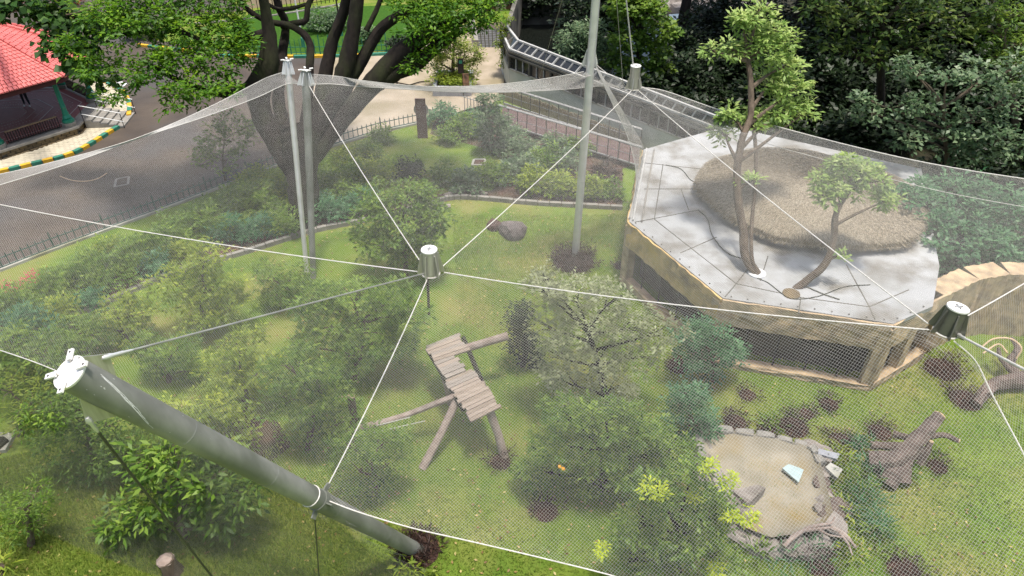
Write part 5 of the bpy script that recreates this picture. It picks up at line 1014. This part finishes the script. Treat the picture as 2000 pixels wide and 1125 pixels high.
# broad leaved tree hanging over the gazebo
gt = empty('broadleaf_tree', G(-40, 170), 'broad leaved tree with drooping branches hanging over the gazebo roof', 'tree')
def ylimb(o, pts, r, m=bark): q = spline([D(*p) for p in pts], 5); MB().tube(q, lerps(r, len(q)), 6).build('branch', m, o, smooth=True)
ylimb(gt, [(-60, -60, 27.5), (20, 0, 27.5), (60, 20, 27.4), (95, 55, 27.2), (120, 80, 27), (150, 105, 27)], [.16, .1, .08, .06, .04, .03]); ylimb(gt, [(60, 20, 27.4), (120, 30, 27.2), (175, 20, 27), (180, 45, 27)], [.07, .04, .02, .015]); ylimb(gt, [(95, 55, 27.2), (110, 70, 27), (145, 80, 27)], [.05, .03, .02])
MB().tube([G(-60, 40), D(-62, -60, 27.6)], [.3, .2], 10, rough=.1).build('trunk', bark, gt, smooth=True)
bl = [(tuple(D(x, y, 27.2)), (r*27/F, r*27/F, r*27/F*.6)) for x, y, r in ((20, 5, 34), (60, 15, 26), (105, 40, 30), (150, 40, 28), (90, 5, 28), (100, 75, 16), (125, 90, 22), (150, 110, 20), (170, 75, 28), (130, 115, 12), (190, 50, 22), (190, 150, 24), (170, 140, 20), (-20, 20, 34))]
V, Fq, t = leaves(bl, .36, 1.0, asp=.75, clump=6, spread=.3, up=.6, droop=.3); link('crown', raw_mesh('crown', V, Fq, t, leafmat('leaf_broad', (.008, .028, .006), (.03, .085, .012), (.09, .19, .02))), gt)
# planting beyond the path
for px, py, r, lm, lab in ((110, 25, 30, L_dark_shade, 'dark bush beyond the gazebo under the broad leaves'), (130, -5, 22, L_orng, 'orange leaved croton bush at the top left'), (270, 55, 30, L_dark_shade, 'dark bush behind the bright leaves of the big tree'), (625, 45, 26, L_grey, 'clipped bush on the lawn between the tree limbs, left'), (655, 40, 24, L_grey, 'clipped bush on the lawn between the tree limbs, right'), (780, 88, 18, L_dark_shade, 'dark bush at the end of the bright lawn'), (720, 70, 18, L_grey, 'grey bush behind the leaning limb')):
    P_('bush', lab, 'bush', (px, py+r*.7), [(px-r*.5, py, r*.8), (px+r*.5, py, r*.8), (px, py-r*.4, r*.7)], lm, bark, L=.24, dens=.8, tr=.04)
# ------------------------------------------------------------------ forest on the right and behind
P_('forest_tree', 'light green round leaved tree right behind the tall mast', 'tree', (1240, 205), [(1220, 25, 34, -.5), (1265, 20, 36, -.5), (1290, 60, 32), (1230, 75, 34, -.5), (1275, 100, 34), (1215, 120, 30), (1255, 140, 32), (1290, 135, 22), (1210, -10, 34), (1250, -30, 40)], L_mid, barkd, L=.26, dens=.95, asp=.7, clump=8, tr=.16)
P_('forest_tree', 'glossy dark leaved tree between the viewing corridor and the tall mast', 'tree', (1130, 190), [(1120, 70, 28), (1150, 60, 28), (1105, 100, 26), (1145, 100, 32), (1120, 128, 24), (1160, 130, 22), (1165, 90, 22)], L_grey, barkd, L=.26, dens=1.0, asp=.32, clump=9, tr=.12)
P_('forest_tree', 'glossy leaved tree filling the top right with hanging sprays', 'tree', (1720, 300), [(1590, 20, 36, -3), (1640, 50, 36, -3), (1690, 30, 40, -3.2), (1740, 60, 38, -3.4), (1800, 30, 42, -3.2), (1850, 70, 34, -3.2), (1670, 100, 22, -3.5), (1620, 90, 20, -3.2), (1720, 115, 20, -3.6), (1700, -20, 50, -3), (1800, -30, 50, -3), (1600, -20, 42, -3), (1790, 95, 30, -3.2), (1890, 30, 36, -3)], L_glos, barkd, L=.30, dens=.5, asp=.42, clump=8, spread=.25, tr=.2)
P_('forest_tree', 'grey green small leaved tree with bare twigs at the right edge above the net', 'tree', (1850, 400), [(1790, 145, 28, -1.5), (1770, 125, 14, -1.6), (1850, 150, 28, -1.5), (1910, 160, 42, -1.5), (1830, 215, 38, -1.6), (1760, 210, 32, -1.7), (1700, 220, 26, -1.8), (1690, 195, 14, -1.8), (1770, 265, 38, -1.8), (1840, 275, 42, -1.8), (1910, 240, 48, -1.6), (1970, 200, 48, -1.5), (1960, 280, 48, -1.7), (1900, 310, 34, -1.9), (1990, 130, 40, -1.4)], L_grey, bark, L=.21, dens=.33, asp=.6, clump=8, spread=.22, tr=.1)
P_('forest_tree', 'fine leaved fresh green tree in the top right corner', 'tree', (1990, 320), [(1930, 60, 30, -2), (1970, 30, 40, -2), (1995, 90, 40, -2), (1940, 110, 24, -2), (1985, 150, 34, -2), (1930, -20, 50, -2)], L_mid, bark, L=.24, dens=.8, asp=.25, tr=.15)
P_('forest_tree', 'dark tree behind the glazed corridor at the top centre', 'tree', (1080, 60), [(1060, 0, 34), (1100, 15, 34), (1030, 20, 26), (1130, -5, 40), (1010, -10, 30)], L_dark_shade, barkd, L=.3, dens=1.0, tr=.15)
dk_ = 0  # filler trees whose dark leaf colour stands in for the wood's deep shade
for px, py, yb, hz, r in sorted(((1350, 180, 38, 3.0, 1.9), (1420, 150, 40, 4.0, 2.0), (1330, 110, 42, 4, 1.8), (1500, 200, 36, 3.6, 2.0), (1590, 190, 34, 3.4, 2.0), (1660, 260, 31, 2.8, 1.8), (1600, 120, 38, 5.2, 2.2), (1480, 90, 42, 5.0, 2.2), (1700, 160, 35, 5.0, 2.0), (1770, 190, 32, 4.6, 2.0), (1900, 350, 28, 2.5, 1.9), (1960, 200, 32, 5, 2.2), (1860, 120, 36, 5.6, 2.4), (2060, 250, 30, 4, 2.4), (1560, 280, 31, 2.2, 1.5), (1390, 230, 33, 1.8, 1.2), (1180, 30, 44, 4, 2.2), (1440, 20, 50, 5, 2.6), (1560, 30, 50, 6, 2.6), (1250, 180, 36, 1.6, 1.2), (1700, 25, 36, 6, 2.2), (1830, 15, 36, 6, 2.2), (1960, 50, 35, 6, 2.2), (1900, 130, 34, 5, 2.0))):
    c = Y(px, py, yb); o = empty('forest_tree', (c.x, yb, 0), 'dark tree in the shaded wood, '+ORD[dk_]+('' if dk_ == 0 else ' from the left'), 'tree', 'dark trees in the shaded wood')
    z = max(.8, min(c.z, 9)); MB().tube([(c.x, yb, 0), (c.x+.2, yb, z)], [.18, .1], 7).build('trunk', barkd, o)
    bl = [((c.x+random.uniform(-.7, .7)*r, yb+random.uniform(-.4, .4)*r, z+random.uniform(-.9, .6)*r*.8), (r*.62,)*3) for _ in range(7)]
    V, Fq, t = leaves(bl, .34, .8, asp=.45, clump=9, spread=.3); link('crown', raw_mesh('crown', V, Fq, t, L_dark_shade), o); dk_ += 1
# trees added to cast shade on the wood, crowns mostly above the picture
for k, (x, y, z, r) in enumerate(((10, 44, 11, 4), (16, 42, 12, 4.4), (22, 40, 11.5, 4.4), (14, 50, 13, 4.6), (21, 49, 13, 4.6), (27, 44, 12, 4.6), (29, 36, 11.5, 4.0))):
    o = empty('added_shade_tree', (x, y, 0), 'tall tree added to shade the wood, '+['leftmost', 'third from the left', 'third from the right', 'second from the left', 'middle of the far row', 'second from the right', 'rightmost'][k], 'tree', 'trees added to shade the wood')
    MB().tube(spline([(x, y, 0), (x+.4, y+.3, z*.5), (x, y, z)], 5), lerps([.38, .25, .15], 11), 9, rough=.15).build('trunk', barkd, o)
    bl = [((x+random.uniform(-.6, .6)*r, y+random.uniform(-.6, .6)*r, z+random.uniform(-.2, .35)*r), (r*.55, r*.55, r*.35)) for _ in range(7)]
    V, Fq, t = leaves(bl, .5, .75, asp=.55, clump=9, spread=.4); link('crown', raw_mesh('crown', V, Fq, t, L_dark_shade), o)
rw = empty('rock_face', G(1350, 30), 'bare grey brown rock bank at the top behind the shaded wood', 'rock face')
for k in range(16):
    a = G(1290+k*14, 42-(k % 3)*8); rock('rock', 1290+k*13, 36-(k % 3)*10, 26, '', parent=rw, flat=.9)
slab('pale_sheet', [(1308, 40), (1306, 28), (1336, 26), (1338, 42)], 1.6, .05, bluep, 'bluish white sheet lying on the rock bank at the top', 'sheet')
tag(MB().bar(G(1290, 41, 2.4), G(1308, 41, 2.4), .06, .06).build('white_bar', white), 'short white bar beside the pale sheet at the top', 'bar')
# ------------------------------------------------------------------ grass blades
def tufts(polys, n, name, label, h=.075):
    out = []
    for pl in polys:
        q = [(p.x, p.y) for p in pxpoly(pl)]; xs = [a for a, _ in q]; ys = [b for _, b in q]
        c = np.stack([rng.uniform(min(xs), max(xs), n), rng.uniform(min(ys), max(ys), n)], 1); c = c[[inside(a, b, q) for a, b in c]]; out.append(c)
    c = np.concatenate(out); n = len(c); a = rng.random(n)*6.28; hh = h*(.5+rng.random(n)); w_ = .012
    d = np.stack([np.cos(a), np.sin(a), np.zeros(n)], 1); s_ = np.stack([-np.sin(a), np.cos(a), np.zeros(n)], 1); b = np.concatenate([c, np.zeros((n, 1))], 1)
    V = np.stack([b-s_*w_, b+s_*w_, b+d*hh[:, None]*.8+np.array([0, 0, 1])*hh[:, None]], 1).reshape(-1, 3)
    t = np.clip(.5+.25*np.sin(c[:, 0]*1.3+2)*np.cos(c[:, 1]*1.1)+rng.normal(0, .2, n), 0, 1)
    tag(link(name, raw_mesh(name, V, np.arange(n*3).reshape(-1, 3), np.repeat(t, 3), leafmat('grass_blade', (.09, .16, .02), (.18, .25, .035), (.34, .36, .09), trans=.3))), label, 'grass', kind='stuff')
tufts([[(200, 1125), (520, 880), (900, 620), (880, 420), (1220, 420), (1240, 560), (1680, 760), (2000, 640), (2060, 1180), (1100, 1190), (200, 1190)], [(-20, 900), (300, 830), (520, 900), (850, 1190), (-20, 1190)]], 170000, 'grass_blades', 'short green grass with yellowed patches covering the aviary lawn')
import collections
_t=collections.Counter()
for o_ in bpy.data.objects:
    if o_.type=='MESH': _t['all']+=sum(len(p.vertices)-2 for p in o_.data.polygons) if len(o_.data.polygons)<5000 else len(o_.data.polygons)*(len(o_.data.polygons[0].vertices)-2)
print(_t)
n_ = 2600; c = np.stack([rng.uniform(-14, 12, n_), rng.uniform(9, 27, n_), np.full(n_, .045)], 1); a_ = rng.random(n_)*6.28; d_ = np.stack([np.cos(a_), np.sin(a_), rng.normal(0, .2, n_)], 1)*.05; s2 = np.stack([-np.sin(a_), np.cos(a_), rng.normal(0, .2, n_)], 1)*.028
V = np.stack([c-d_, c+s2, c+d_, c-s2], 1).reshape(-1, 3); tag(link('fallen_leaves', raw_mesh('fallen_leaves', V, np.arange(n_*4).reshape(-1, 4), np.repeat(rng.random(n_), 4), leafmat('litter', (.10, .05, .02), (.30, .20, .07), (.5, .42, .16), trans=.1))), 'scattered brown and yellow fallen leaves on the lawn', 'leaf litter', kind='stuff')
print('TRIS leaves/raw', NL[0], 'net', NT[0], 'objects', len(bpy.data.objects))
